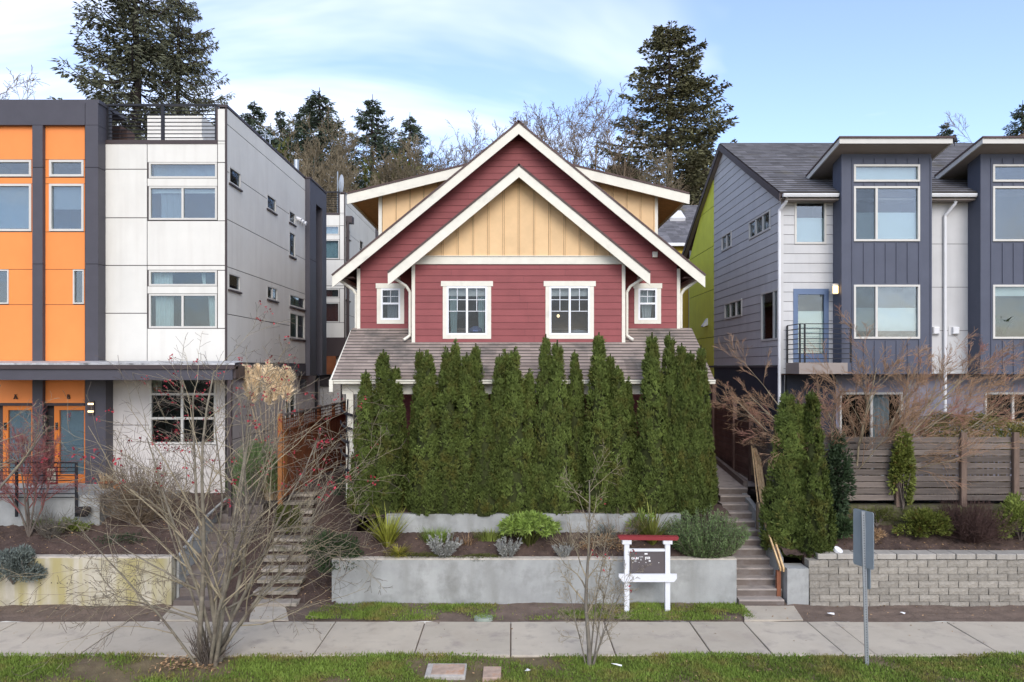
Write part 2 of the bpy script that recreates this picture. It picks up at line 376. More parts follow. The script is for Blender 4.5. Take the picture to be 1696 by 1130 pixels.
# ------------------------------------------------------------------ materials
M('red_paint', (.25, .07, .07), .62, .08, 2.2, .12, 60, rand=.06, streak=.18, streak_col=(.22, .05, .06))
M('yellow_paint', (.70, .48, .26), .65, .06, 2.5, .1, 60, rand=.03)
M('cream_trim', (.70, .67, .57), .55, .06, 4, .05, 50, stain=(.5, .47, .4), stain_lo=.6, stain_hi=.8)
M('white_vinyl', (.8, .82, .84), .35, .03, 5)
M('white_panel', (.68, .66, .60), .6, .04, 1.3, .04, 60, streak=.3, streak_w=3.5, streak_col=(.5, .46, .4), rand=.02)
M('warm_white_board', (.6, .56, .52), .65, .06, 2, .05, 50, streak=.25, streak_col=(.42, .38, .34))
M('seam_dark', (.06, .05, .05), .8)
M('orange_panel', (.83, .265, .07), .55, .04, 1.5, .03, 50, rand=.03, streak=.1, streak_col=(.7, .22, .05))
M('orange_door', (.58, .17, .03), .45, .05, 2)
M('charcoal_metal', (.072, .068, .08), .45, .08, 2, rand=.04)
M('bronze_metal', (.06, .045, .045), .45, .08, 2)
M('black_metal', (.018, .018, .022), .4)
M('flashing', (.42, .42, .42), .5, .3, 6, stain=(.1, .1, .1), stain_scale=5)
M('vinyl_beige', (.58, .56, .51), .45, .04, 4)
M('room_dark', (.05, .045, .045), .9)
M('room_warm', (.16, .10, .06), .9)
M('room_green', (.10, .19, .17), .9)
M('room_red', (.2, .03, .02), .9)
M('curtain_white', (.62, .68, .68), .9, .06, 8)
M('curtain_aqua', (.45, .58, .58), .9, .08, 8)
M('curtain_grey', (.34, .38, .42), .9, .06, 8)
M('blind_white', (.82, .85, .82), .8, .03, 3)
M('frosted', (.62, .70, .66), .35, .03, 3)
glass_mat('glass', (.75, .8, .8), .05); glass_mat('glass_bright', (.74, .8, .82), .09); glass_mat('glass_dim', (.72, .74, .75), .008)
M('soffit_brown', (.07, .04, .035), .8, .1, 4)
M('soffit_cedar', (.5, .27, .10), .7, .15, 6)
M('soffit_taupe', (.30, .255, .225), .75, .05, 3)
M('shingle_brown', (.285, .23, .195), .92, .18, 1.4, .5, 60, stain=(.10, .095, .085), stain_scale=.55, stain_lo=.52, stain_hi=.66, pattern=(.3, .16, .16))
M('shingle_dark', (.10, .07, .065), .92, .18, 2, .4, 60, rand=.1)
M('shingle_grey', (.125, .122, .130), .92, .22, 1.2, .5, 60, rand=.12, pattern=(.3, .2, .32), stain=(.10, .085, .035), stain_scale=.7, stain_lo=.6, stain_hi=.75)
M('grey_siding', (.53, .525, .515), .65, .05, 1.5, .05, 60, rand=.05, streak=.15, streak_col=(.27, .265, .28))
M('navy_panel', (.085, .093, .125), .6, .07, 2, .05, 60, streak=.15, streak_col=(.07, .075, .1))
M('blue_grey_wall', (.24, .235, .285), .65, .08, 2)
M('charcoal_wall', (.045, .05, .068), .7, .1, 2)
M('lime_panel', (.72, .75, .09), .65, .05, 2, streak=.2, streak_col=(.47, .5, .09))
M('ochre_panel', (.5, .36, .05), .65, .06, 2)
M('gutter_white', (.72, .72, .72), .4, .05, 3)
M('door_blue', (.12, .17, .27), .45, .05, 3)
M('concrete', (.335, .34, .325), .8, .2, 1.1, .15, 30, stain=(.2, .2, .185), stain_scale=1.4, stain_lo=.48, stain_hi=.72, streak=.6, streak_w=2.5, streak_r=(.5, .72), streak_col=(.24, .24, .22))
M('concrete_mossy', (.46, .42, .33), .85, .2, 1.6, .15, 30, streak=1.0, streak_w=2.6, streak_r=(.42, .62), streak_col=(.37, .32, .15), stain=(.22, .19, .13), stain_scale=1.1, stain_lo=.55, stain_hi=.8)
M('concrete_top', (.50, .45, .38), .85, .2, 6, .2, 40)
M('pavement', (.47, .415, .33), .85, .07, 1.4, .12, 50, rand=.10, streak=.35, streak_w=1.3, streak_r=(.52, .7), streak_col=(.36, .30, .235), stain=(.34, .295, .25), stain_scale=2.2, stain_lo=.52, stain_hi=.72)
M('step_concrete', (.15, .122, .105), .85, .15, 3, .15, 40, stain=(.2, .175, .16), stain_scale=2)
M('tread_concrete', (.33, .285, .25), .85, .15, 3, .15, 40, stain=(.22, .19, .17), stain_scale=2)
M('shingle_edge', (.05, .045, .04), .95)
M('step_slab', (.36, .31, .25), .85, .2, 3, .2, 40, stain=(.16, .15, .09), stain_scale=2.2, rand=.1)
M('grey_block', (.26, .237, .20), .9, .22, 5, .8, 22, rand=.17, stain=(.19, .185, .13), stain_scale=1.3, stain_lo=.52, stain_hi=.7)
M('grey_block_cap', (.33, .305, .265), .9, .12, 5, .4, 22, rand=.08)
M('mossy_block', (.10, .085, .06), .95, .3, 5, .6, 22, rand=.2, stain=(.07, .08, .015), stain_scale=3, stain_lo=.45, stain_hi=.6)
M('fence_grey', (.14, .115, .098), .85, .22, 2.2, .3, 30, rand=.36, stretch=(1, 4, 9), stain=(.27, .235, .205), stain_scale=1.2, stain_lo=.55, stain_hi=.75)
M('fence_post', (.15, .105, .08), .85, .2, 3, .3, 30, rand=.12, stretch=(6, 6, 1))
M('fence_dark', (.125, .078, .062), .85, .2, 3, .2, 30, rand=.15)
M('fence_red', (.22, .075, .03), .8, .22, 2.5, .2, 30, rand=.2)
M('fence_orange', (.27, .11, .035), .75, .15, 3, rand=.08)
M('cedar_new', (.70, .49, .26), .7, .12, 3, .1, 40, stretch=(6, 2, 2), stain=(.42, .25, .11), stain_scale=2)
M('post_red', (.22, .085, .045), .75, .15, 3)
M('post_brown', (.2, .15, .10), .8, .15, 3)
M('sign_white', (.68, .69, .71), .5, .04, 5, stain=(.6, .58, .55), stain_lo=.62, stain_hi=.8, stain_scale=3)
M('sign_board', (.10, .085, .085), .6, .08, 3)
M('sign_red', (.23, .03, .035), .5, .08, 4)
M('paper', (.8, .8, .78), .8)
M('galvanised', (.36, .39, .41), .42, .06, 4, metal=.6)
M('sign_back', (.27, .31, .335), .5, .06, 3, metal=.35)
M('lid_concrete', (.42, .39, .35), .9, .15, 8, .3, 40)
M('lid_rust', (.42, .31, .24), .85, .25, 6, .2, 40, stain=(.42, .2, .09), stain_scale=5, stain_lo=.55, stain_hi=.75)
M('lid_green', (.27, .31, .26), .7, .12, 4)
M('soil', (.075, .05, .04), .95, .35, 3, .8, 25, stain=(.13, .09, .065), stain_scale=14, stain_lo=.55, stain_hi=.7)
M('soil_dry', (.15, .11, .085), .95, .25, 3, .8, 25, stain=(.22, .17, .13), stain_scale=14, stain_lo=.58, stain_hi=.72)
M('turf_soil', (.16, .125, .07), .95, .3, 2, .8, 30, stain=(.13, .095, .06), stain_scale=.9, stain_lo=.5, stain_hi=.66)
M('grass_blade', (.16, .225, .04), .7, .3, .9, tint=.6, transl=.25, stain=(.27, .23, .07), stain_scale=1.3, stain_lo=.48, stain_hi=.66)
M('hill_grass', (.07, .075, .03), .95, .3, .2)
M('asphalt', (.05, .05, .052), .9, .15, 8, .2, 60)
M('thuja', (.108, .142, .032), .75, .35, 1.3, tint=.5, transl=.15, rand=.14, stain=(.125, .10, .022), stain_scale=1.6, stain_lo=.5, stain_hi=.72)
M('thuja_shade_core', (.035, .042, .012), .95, .3, 5)
M('fir_needles', (.062, .085, .052), .8, .35, .5, tint=.5, rand=.12)
M('fir_needles_pale', (.11, .115, .07), .8, .35, .4, tint=.55, rand=.1)
M('cedar_needles', (.115, .112, .055), .8, .4, .35, tint=.55, stain=(.05, .035, .02), stain_scale=.4, stain_lo=.5, stain_hi=.7)
M('bark_dark', (.06, .045, .04), .9, .3, 3)
M('bark_grey', (.17, .15, .12), .9, .3, 5)
M('bark_pale', (.30, .25, .165), .85, .3, 6, stain=(.16, .13, .09), stain_scale=4)
M('bark_low', (.13, .105, .085), .9, .3, 5)
M('twig_olive', (.19, .155, .10), .9, .3, 2, rand=.15)
M('twig_far', (.22, .165, .11), .9, .25, 1)
M('twig_red', (.27, .10, .09), .85, .3, 3)
M('twig_maple', (.36, .23, .14), .85, .25, 3, stain=(.36, .17, .13), stain_scale=1.5, stain_lo=.52, stain_hi=.66)
M('berry', (.30, .028, .04), .5, .3, 9, tint=.5)
M('leaf_olive', (.10, .11, .025), .7, .3, 1, tint=.5, transl=.2)
M('leaf_dark', (.030, .050, .022), .6, .3, 2, tint=.5)
M('leaf_juniper', (.045, .075, .028), .75, .3, 2, tint=.5)
M('leaf_bright', (.25, .34, .075), .5, .2, 3, tint=.5, transl=.3)
M('leaf_yellow', (.36, .33, .055), .6, .2, 4, tint=.4, transl=.25)
M('leaf_phormium', (.30, .31, .05), .55, .2, 4, tint=.6, transl=.25)
M('leaf_bronze', (.19, .20, .045), .55, .3, 4, tint=.6, transl=.2)
M('leaf_grey', (.27, .27, .245), .85, .15, 6, tint=.35)
M('leaf_sage', (.15, .175, .155), .85, .25, 4, tint=.45)
M('leaf_rosemary', (.13, .19, .07), .7, .3, 2, tint=.55)
M('leaf_yellowgreen', (.19, .23, .05), .6, .25, 3, tint=.6, transl=.25)
M('leaf_nandina', (.13, .15, .03), .6, .3, 4, tint=.6, transl=.2, stain=(.20, .09, .03), stain_scale=6, stain_lo=.58, stain_hi=.7)
M('leaf_bamboo', (.24, .21, .06), .7, .3, 2, tint=.6, transl=.25, stain=(.10, .15, .03), stain_scale=1.6, stain_lo=.48, stain_hi=.6)
M('cane', (.42, .30, .10), .6, .2, 4)
M('plume', (.85, .70, .48), .95, .15, 3, tint=.3, transl=.3)
M('dead_leaf', (.30, .19, .10), .85, .35, 5, tint=.6)
M('brown_twig', (.085, .05, .042), .9, .3, 3)
M('pumpkin', (.62, .2, .03), .5, .15, 3)
M('straw', (.42, .32, .2), .8, .2, 5)
M('terracotta', (.035, .03, .03), .6)
M('poster', (.62, .62, .45), .7, .4, 9, stain=(.35, .1, .05), stain_scale=8)
M('blue_thing', (.12, .16, .3), .6)
M('bird', (.03, .03, .035), .6)
M('lamp_warm', (1., .62, .25), .5, emit=2.2)
M('lamp_white', (1., .74, .4), .5, emit=1.4)
M('dish', (.42, .45, .48), .5)
M('letter_black', (.03, .02, .015), .6)

# ------------------------------------------------------------------ the ground
rnd = random.Random(7); RS = np.random.RandomState(11)
def grid(name, x0, x1, y0, y1, nx, ny, zf, mat, noise=.0, kind='structure', seed=1):
    rs = np.random.RandomState(seed); X, Y = np.meshgrid(np.linspace(x0, x1, nx+1), np.linspace(y0, y1, ny+1))
    Z = zf(X, Y)+noise*(rs.rand(*X.shape)-.5)
    V = np.stack([X, Y, Z], -1).reshape(-1, 3); j, i = np.meshgrid(np.arange(ny), np.arange(nx), indexing='ij'); k = (j*(nx+1)+i).ravel()
    o = link(name, npmesh(name, V, [np.stack([k, k+1, k+nx+2, k+nx+1], 1)], smooth=True), MATS[mat]); tag(o, kind=kind); return o
flat = lambda z: (lambda X, Y: X*0+z)
grid('ground', -400, 400, -300, 2.0, 4, 4, flat(-.02), 'hill_grass')
grid('road', -200, 200, 2.0, 9.4, 40, 4, flat(-.13), 'asphalt')
kb = MB()
for i in range(-20, 20): kb.b(i*3+.006, i*3+2.994, 9.4, 9.55, -.2, .0)
tag(ob('kerb', kb, MATS['pavement']), kind='structure')
def turfz(X, Y): return -.02+.025*np.sin(X*1.7+Y*2)*np.sin(Y*3.1-X*.6)
grid('verge', -60, 60, 9.55, 13.3, 480, 40, turfz, 'turf_soil', .02, seed=2)
grid('soil_strip', -60, 60, 15.05, 16.4, 480, 20, lambda X, Y: .0+.05*np.clip((Y-15.2)/1.0, 0, 1)+.015*np.sin(X*2.3), 'soil_dry', .03, seed=3)
def hz(X, Y):
    return np.interp(Y, [17, 20, 24, 33, 45, 60, 100, 200, 400], [1.5, 1.95, 2.1, 2.9, 4.5, 7, 14, 24, 30])
grid('yard_soil', -40, 40, 16.25, 30, 160, 56, lambda X, Y: np.interp(Y, [16.2, 19.3, 24, 30], [-.15, 1.35, 1.95, 2.6]), 'soil', .04, seed=4)
grid('hillside', -200, 200, 30, 400, 100, 120, hz, 'hill_grass', .2, seed=4)
# pavement: every slab a piece
pv = MB(); pv.b(-60, 60, 13.32, 15.05, -.25, -.03)
pave = tag(ob('sidewalk', pv, MATS['soil_dry']), kind='structure')
joints = [fx(px, 15.06) for px in (-520, -340, -160, 29, 212, 395, 556, 704, 846, 1000, 1142, 1231, 1337, 1382, 1567, 1750, 1930, 2110)]
for a, b in zip(joints[:-1], joints[1:]):
    m = MB(); dz = [rnd.uniform(-.008, .008) for _ in range(4)]; e = .012
    P = [(a+e, 13.30+rnd.uniform(-.02, .015)), (b-e, 13.30+rnd.uniform(-.02, .015)), (b-e, 15.06), (a+e, 15.06)]
    m.add([(x, y, -.08) for x, y in P]+[(x, y, dz[i]) for i, (x, y) in enumerate(P)]+[(x+(e if i in (0, 3) else -e), y+(e if i < 2 else -e), dz[i]+.008) for i, (x, y) in enumerate(P)],
          [(0, 1, 5, 4), (1, 2, 6, 5), (2, 3, 7, 6), (3, 0, 4, 7), (4, 5, 9, 8), (5, 6, 10, 9), (6, 7, 11, 10), (7, 4, 8, 11), (8, 9, 10, 11)])
    ob('slab', m, MATS['pavement'], pave)
# short approach slabs to the stairs
for x0, x1, x2, x3 in ((fx(413, 15.09), fx(478, 15.09), fx(470, 15.8), fx(415, 15.8)), (fx(1233, 15.09), fx(1330, 15.09), fx(1312, 16.0), fx(1228, 16.0)), (fx(265, 15.09), fx(330, 15.09), fx(330, 15.85), fx(285, 15.85))):
    y1 = 15.9
    ob('slab', MB().add([(x0, 15.085, -.05), (x1, 15.085, -.05), (x2, y1, -.05), (x3, y1, -.05), (x0, 15.085, .04), (x1, 15.085, .04), (x2, y1, .06), (x3, y1, .06)], [(4, 5, 6, 7), (0, 1, 5, 4), (1, 2, 6, 5), (2, 3, 7, 6), (3, 0, 4, 7)]), MATS['pavement'], pave)
# planted beds, each its own sheet of soil
def lin(y0, z0, y1, z1): return lambda X, Y: z0+(z1-z0)*np.clip((Y-y0)/(y1-y0), 0, 1)
grid('planting_bed', -20, -7.3, 17.7, 19.7, 100, 16, lin(17.7, 1.6, 19.4, 1.95), 'soil', .06, seed=15)
bed1 = grid('planting_bed', -20, -7.42, 16.12, 17.75, 160, 24, lin(16.2, 1.0, 17.7, 1.62), 'soil', .06, seed=5)
bed2 = grid('planting_bed', -7.45, -3.9, 15.7, 26, 60, 90, lin(15.95, .0, 19.8, 2.0), 'soil', .07, seed=6)
bed3 = grid('planting_bed', -3.92, 4.98, 16.2, 17.1, 180, 16, lin(16.2, .98, 17.0, 1.40), 'soil', .05, seed=7)
bed4 = grid('planting_bed', -3.92, 5.2, 17.1, 20.3, 100, 30, lin(17.1, 1.78, 17.4, 1.86), 'soil', .05, seed=8)
bed5 = grid('planting_bed', 6.17, 20, 16.25, 17.95, 200, 24, lin(16.4, 1.1, 17.8, 1.5), 'soil', .07, seed=9)
bed6 = grid('planting_bed', 6.3, 20, 17.9, 21.4, 100, 20, flat(2.05), 'soil', .06, seed=10)
path = grid('walkway', 5.15, 6.62, 19.28, 27, 10, 20, lin(19.3, 2.12, 27, 2.5), 'tread_concrete', .0, seed=11)

# ------------------------------------------------------------------ retaining walls and stairs
def conc_wall(label, F, poly, t, mat, loc, caps=None):
    w = ob('retaining_wall', MB().prism(F, poly, -t, 0), MATS[mat], None, loc); tag(w, label, 'wall'); return w
YW1 = 16.1
x0, x1 = fx(549.5, YW1), fx(1220, YW1)
n = 40; top = [(x0+(x1-x0)*i/n, fz(926.5, YW1)+rnd.uniform(-.012, .012)) for i in range(n+1)]
w1 = conc_wall('smooth grey concrete garden wall behind the sign frame, below the lavender', FRONT(YW1), [(x0, -.1), (x1, -.1)]+top[::-1], .2, 'concrete', (0.6, YW1, 0))
ob('coping', MB().b(x0+.003, x1-.003, YW1-.008, YW1+.19, fz(926.5, YW1)-.012, fz(926.5, YW1)+.016), MATS['concrete_top'], w1)
w2 = conc_wall('low pale concrete wall along the foot of the evergreen hedge', FRONT(17.08), [(fx(640, 17.08), 1.2), (fx(1128, 17.08), 1.2), (fx(1128, 17.08), 1.83), (fx(640, 17.08), 1.83)], .16, 'concrete', (0, 17.08, 1.4))
xm0, xm1 = fx(-160, 16), fx(284, 16)
top = [(xm0+(xm1-xm0)*i/n, fz(925, 16)+rnd.uniform(-.015, .015)) for i in range(n+1)]
w3 = conc_wall('yellow-stained mossy concrete wall below the orange townhouse', FRONT(16.0), [(xm0, -.1), (xm1, -.1)]+top[::-1], .2, 'concrete_mossy', (-9, 16, 0))
ob('coping', MB().b(xm0, xm1, 16.01, 16.2, fz(925, 16)-.005, fz(925, 16)+.035), MATS['concrete_top'], w3)
ob('stair_side', MB().prism(SIDE(-7.43, 1), [(16.2, -.1), (19.6, 1.2), (19.6, 1.98), (17.7, 1.66), (16.2, 1.06)], -.06, 0), MATS['concrete'], w3)
tie = MB()
for px in (67, 85, 95, 100, 111, 119, 142, 149, 165, 205, 232, 246): tie.bar((fx(px, 15.99), 15.99, fz(965.5+rnd.uniform(-.6, .6), 16)), (fx(px, 15.99), 16.02, fz(965.5, 16)), .012, 6)
ob('tie_hole', tie, MATS['seam_dark'], w3)
# stair cheek on the far side of the concrete stairs
xa, xb = fx(1304, 16.0), fx(1339.5, 16.0)
ck = MB(); ck.b(xa, xb, 16.0, 16.45, -.1, fz(942, 16.0))
w4 = tag(ob('retaining_wall', ck, MATS['concrete'], None, (6.3, 16, 0)), 'short pale concrete cheek wall beside the foot of the stairs', 'wall')
ck = MB(); Fc = SIDE(6.06, 1)
ck.prism(Fc, [(16.46, -.05), (19.2, 1.5), (19.2, 2.02), (17.4, 1.62), (16.46, .95)], 0, .12)
ob('sloping_cheek', ck, MATS['concrete'], w4)
# concrete stairs
st = thing('concrete_stairs', (5.5, 16, 0), 'long flight of brown-grey concrete stairs climbing between wall and wooden handrail', 'stairs')
NS = 13; rise = 2.12/NS; run = 3.3/NS
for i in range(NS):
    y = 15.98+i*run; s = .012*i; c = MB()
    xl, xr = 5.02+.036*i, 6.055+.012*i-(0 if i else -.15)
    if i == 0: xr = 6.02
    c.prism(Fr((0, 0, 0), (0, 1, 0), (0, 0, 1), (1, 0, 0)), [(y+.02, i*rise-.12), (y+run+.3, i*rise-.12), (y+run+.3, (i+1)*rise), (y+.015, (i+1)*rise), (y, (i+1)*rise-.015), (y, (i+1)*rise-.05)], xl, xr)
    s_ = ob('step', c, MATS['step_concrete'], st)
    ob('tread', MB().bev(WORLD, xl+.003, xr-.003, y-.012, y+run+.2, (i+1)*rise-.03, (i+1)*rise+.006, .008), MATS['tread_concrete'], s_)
# left slab steps of the red house
st2 = thing('garden_steps', (-5.2, 15.9, 0), 'open flight of worn slab steps beside the dark juniper', 'stairs')
trd = [(415, 490, 1001), (419, 492, 978), (425, 500, 952), (431, 506, 932), (436, 509, 911), (444, 507, 893), (451, 511, 877), (452, 512, 864), (458, 514, 846), (462, 517, 831), (470, 520, 814), (478, 521, 801)]
for i, (a, b, y) in enumerate(trd):
    Y = 15.85+i*.3; z = .13+i*.165; a = fx(a, Y); b = fx(b, Y); j = rnd.uniform(-.03, .03)
    ob('step', MB().bev(WORLD, a+j, b+j*.5, Y, Y+.36, z-.07, z, .012), MATS['step_slab'], st2)
    ob('riser', MB().b(a+.05, b-.05, Y+.06, Y+.12, z-.22, z-.07), MATS['soil'], st2)
st3 = thing('entry_steps', (-7, 15.9, 0), 'narrow concrete steps behind the many-stemmed bare tree', 'stairs')
for i in range(12):
    Y = 15.9+i*.3; z = (i+1)*.175
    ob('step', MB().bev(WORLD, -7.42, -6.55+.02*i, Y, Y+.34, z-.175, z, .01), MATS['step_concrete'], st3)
# block wall: every block a piece
bw = thing('block_wall', (10, 16.0, 0), 'dry-stacked grey split-face block wall with pale capstones', 'wall')
shapes = []
for k in range(5):
    rs = random.Random(k); m = MB()
    x_, z_ = .44, .158; nx, nz = 3, 2; e = .018
    P = [[(x_*i/nx+(0 if i in (0, nx) else rs.uniform(-.03, .03)), -.02-(0 if i in (0, nx) or j in (0, nz) else .012)-rs.uniform(0, .016), z_*j/nz) for i in range(nx+1)] for j in range(nz+1)]
    fl = [p for r in P for p in r]; m.add(fl, [(j*(nx+1)+i, j*(nx+1)+i+1, (j+1)*(nx+1)+i+1, (j+1)*(nx+1)+i) for j in range(nz) for i in range(nx)])
    m.b(.004, x_-.004, -.012, .25, .002, z_-.002)
    me = bpy.data.meshes.new('block'); me.from_pydata(m.v, [], m.f); me.materials.append(MATS['grey_block']); shapes.append(me)
capm = bpy.data.meshes.new('capstone'); m = MB().bev(Fr((0, 0, 0), (1, 0, 0), (0, 0, 1), (0, -1, 0)), .003, .437, .002, .125, -.34, .03, .012); capm.from_pydata(m.v, [], m.f); capm.materials.append(MATS['grey_block_cap'])
xs = fx(1341, 16.0)
for c in range(8):
    z = -.03+c*.150; off = [.0, .22][c % 2]; x = xs-off+(.0 if off == 0 else 0); y = 16.0+.012*c
    while x < 19.5:
        xx = max(x, xs+.0); w = (x+.44-xx)/.44
        if w > .1:
            cap = c == 7
            if not (cap and x < fx(1375, 16)-.3):
                o = link('capstone' if cap else 'block', capm if cap else shapes[rnd.randrange(5)], None, bw)
                o.location = (xx-10, y-16+(rnd.uniform(0, .05) if cap else rnd.uniform(0, .008)), z); o.scale = (w*.97, 1, .915 if not cap else 1.0)
                if cap: o.rotation_euler.z = rnd.uniform(-.04, .05)
        x += .44
ob('backing', MB().b(xs, 20, 16.3, 16.42, -.05, 1.1), MATS['soil'], bw)
# mossy low block wall under the board fence
mw = thing('low_block_wall', (10, 17.7, 1.4), 'dark moss-covered block wall beneath the grey board fence', 'wall')
for c in range(3):
    x = 6.7-(c % 2)*.22
    while x < 16.5:
        o = link('block', shapes[rnd.randrange(5)].copy() if False else shapes[rnd.randrange(5)], None, mw); o.location = (x-10, .02*c, -.05+c*.19); o.scale = (.985, 1, 1.18)
        o.material_slots[0].link = 'OBJECT'; o.material_slots[0].material = MATS['mossy_block']; x += .44
# wooden handrail
hr = thing('handrail', (6.1, 16.2, 0), 'new pale cedar handrail running up beside the concrete stairs', 'handrail')
def rail(name, pts, w, h, mat):
    m = MB()
    for p, q in zip(pts[:-1], pts[1:]):
        (ax, ay, az), (bx, by, bz) = p, q
        m.add([(ax-w/2, ay, az-h), (ax+w/2, ay, az-h), (ax-w/2, ay, az), (ax+w/2, ay, az), (bx-w/2, by, bz-h), (bx+w/2, by, bz-h), (bx-w/2, by, bz), (bx+w/2, by, bz)], [(0, 1, 3, 2), (4, 6, 7, 5), (0, 4, 5, 1), (2, 3, 7, 6), (0, 2, 6, 4), (1, 5, 7, 3)])
    return ob(name, m, MATS[mat], hr)
def P3(px, py, Y): return (fx(px, Y), Y, fz(py, Y))
rail('cap_rail', [P3(1251, 726, 19.9), P3(1263, 829, 17.9), P3(1298, 940, 16.1)], .035, .10, 'cedar_new')
rail('side_board', [P3(1244, 729, 19.9), P3(1255, 829, 17.85), P3(1293, 941, 16.1)], .03, .07, 'cedar_new')
a, b, c = P3(1246, 728, 19.95), P3(1259, 830, 17.9), P3(1267, 826, 17.9)
ob('wide_board', MB().slab((a[0]-.02, a[1], a[2]-.02), (b[0], b[1], b[2]-.02), (b[0]+.17, b[1], b[2]-.02), (a[0]+.15, a[1], a[2]+.08), .03), MATS['cedar_new'], hr)
for px, Y, zt, mt in ((1289, 16.25, fz(945, 16.25), 'post_red'), (1256, 17.8, fz(832, 17.8), 'post_brown'), (1247, 19.7, fz(735, 19.7), 'post_brown')):
    x = fx(px, Y); zb = (Y-16)*.64
    ob('post', MB().b(x-.045, x+.045, Y-.045, Y+.045, zb, zt), MATS[mt], hr)
# ------------------------------------------------------------------ the red house
CX = .2; YB, YR, YBR, YMR = 19.5, 20.2, 19.05, 19.75; SL = .82
red = thing('red_house', (CX, 20, 1.9), 'dark red clapboard duplex with nested yellow board-and-batten gables', 'house')
zA, zB = 11.98, 10.62
mainz = lambda x: zA-SL*abs(x-CX); bumpz = lambda x: zB-SL*abs(x-CX)
FB, FR_ = FRONT(YB), FRONT(YR)
def px_op(Y, x0, x1, y0, y1): return (fx(x0, Y), fx(x1, Y), fz(y1, Y), fz(y0, Y))
opB = [px_op(YB, 740, 807, 474.6, 555), px_op(YB, 910, 977, 474.6, 555)]
opR = [px_op(YR, 631, 663, 478, 530), px_op(YR, 1057, 1088, 478, 530)]
bl, br = CX-2.88, CX+2.86
z0b = fz(567, YB); zbelt = fz(438, YB-.02)
clad(red, FB, bl+.09, br-.09, rowsof(z0b, zbelt, .179), opB, MATS['red_paint'], 'siding_board', .022, joint=2.6, rng=rnd, core=MATS['seam_dark'], core_t=.04)
# yellow gable of the bump
zy0 = fz(425, YB-.02); rk = .317
bt = [CX-.41*k for k in range(-8, 9)]
core = MB()
gz = lambda x: bumpz(x)-.06
for a, b in zip(sorted(bt)[:-1], sorted(bt)[1:]):
    a_, b_ = a+.023, b-.023  # panels kept off the battens; the dark slit stands for the batten's shadow
    if gz(a) <= zy0 and gz(b) <= zy0: continue
    ta, tb = gz(a_), gz(b_); poly = [(a_, zy0), (b_, zy0), (b_, max(tb, zy0)), (a_, max(ta, zy0))]
    if a_ < CX-2.0 and ta < zy0: xk = CX-(zB-.06-zy0)/SL; poly = [(xk, zy0), (b_, zy0), (b_, tb)]
    if b_ > CX+2.0 and tb < zy0: xk = CX+(zB-.06-zy0)/SL; poly = [(a_, zy0), (xk, zy0), (a_, ta)]
    ob('panel', MB().prism(FB, poly, 0, .014), MATS['yellow_paint'], red)
for x in bt:
    if gz(x) > zy0+.05: ob('batten', MB().box(FB, x-.015, x+.015, zy0, gz(x)-.01, .0, .045), MATS['yellow_paint'], red)
ob('belly_band', MB().box(FB, bl, br, zbelt+.002, zy0-.002, .0, .05).box(FB, bl-.1, br+.1, zy0-.002, zy0+.016, 0, .075), MATS['cream_trim'], red)
ob('wall', MB().prism(FB, [(bl, zbelt), (br, zbelt), (CX, zB-.06)], -.05, -.003), MATS['seam_dark'], red)
for s, x in ((-1, bl), (1, br)):
    ob('corner_board', MB().box(FB, x, x+.09, z0b-.01, zbelt, .0, .035) if s < 0 else MB().box(FB, x-.09, x, z0b-.01, zbelt, .0, .035), MATS['cream_trim'], red)
    ob('side_wall', MB().b(x-(.0 if s < 0 else .03), x+(.03 if s < 0 else 0), YB+.005, YR, z0b-.3, bumpz(x)-.2), MATS['red_paint'], red)
# recessed main gable
ml, mr = CX-4.5, CX+4.5
z0r = fz(545, YR)
lo = lambda v: max(ml+.09, CX-(zA-.08-v)/SL); hi = lambda v: min(mr-.09, CX+(zA-.08-v)/SL)
rows = [r for r in rowsof(z0r, 11.85, .181)]
zk = zA-.08-SL*4.41
hide = [(bl+.03, br-.03, 0, zB-SL*2.85)]
clad(red, FR_, lo, hi, rows, opR+hide, MATS['red_paint'], 'siding_board', .022, joint=2.9, rng=rnd, core=MATS['seam_dark'], core_t=.04)
for s, x in ((-1, ml), (1, mr)):
    a, b = (x, x+.09) if s < 0 else (x-.09, x)
    ob('corner_board', MB().box(FR_, a, b, z0r-.02, mainz(x)-.25, .0, .035), MATS['cream_trim'], red)
    ob('side_wall', MB().b(min(x, x-s*.03), max(x, x-s*.03), YR+.005, 32, 2, mainz(x)-.22), MATS['red_paint'], red)
ob('back_wall', MB().prism(FRONT(32), [(ml, 2), (mr, 2), (mr, mainz(mr)-.2), (CX, zA-.2), (ml, mainz(ml)-.2)], -.1, 0), MATS['red_paint'], red)
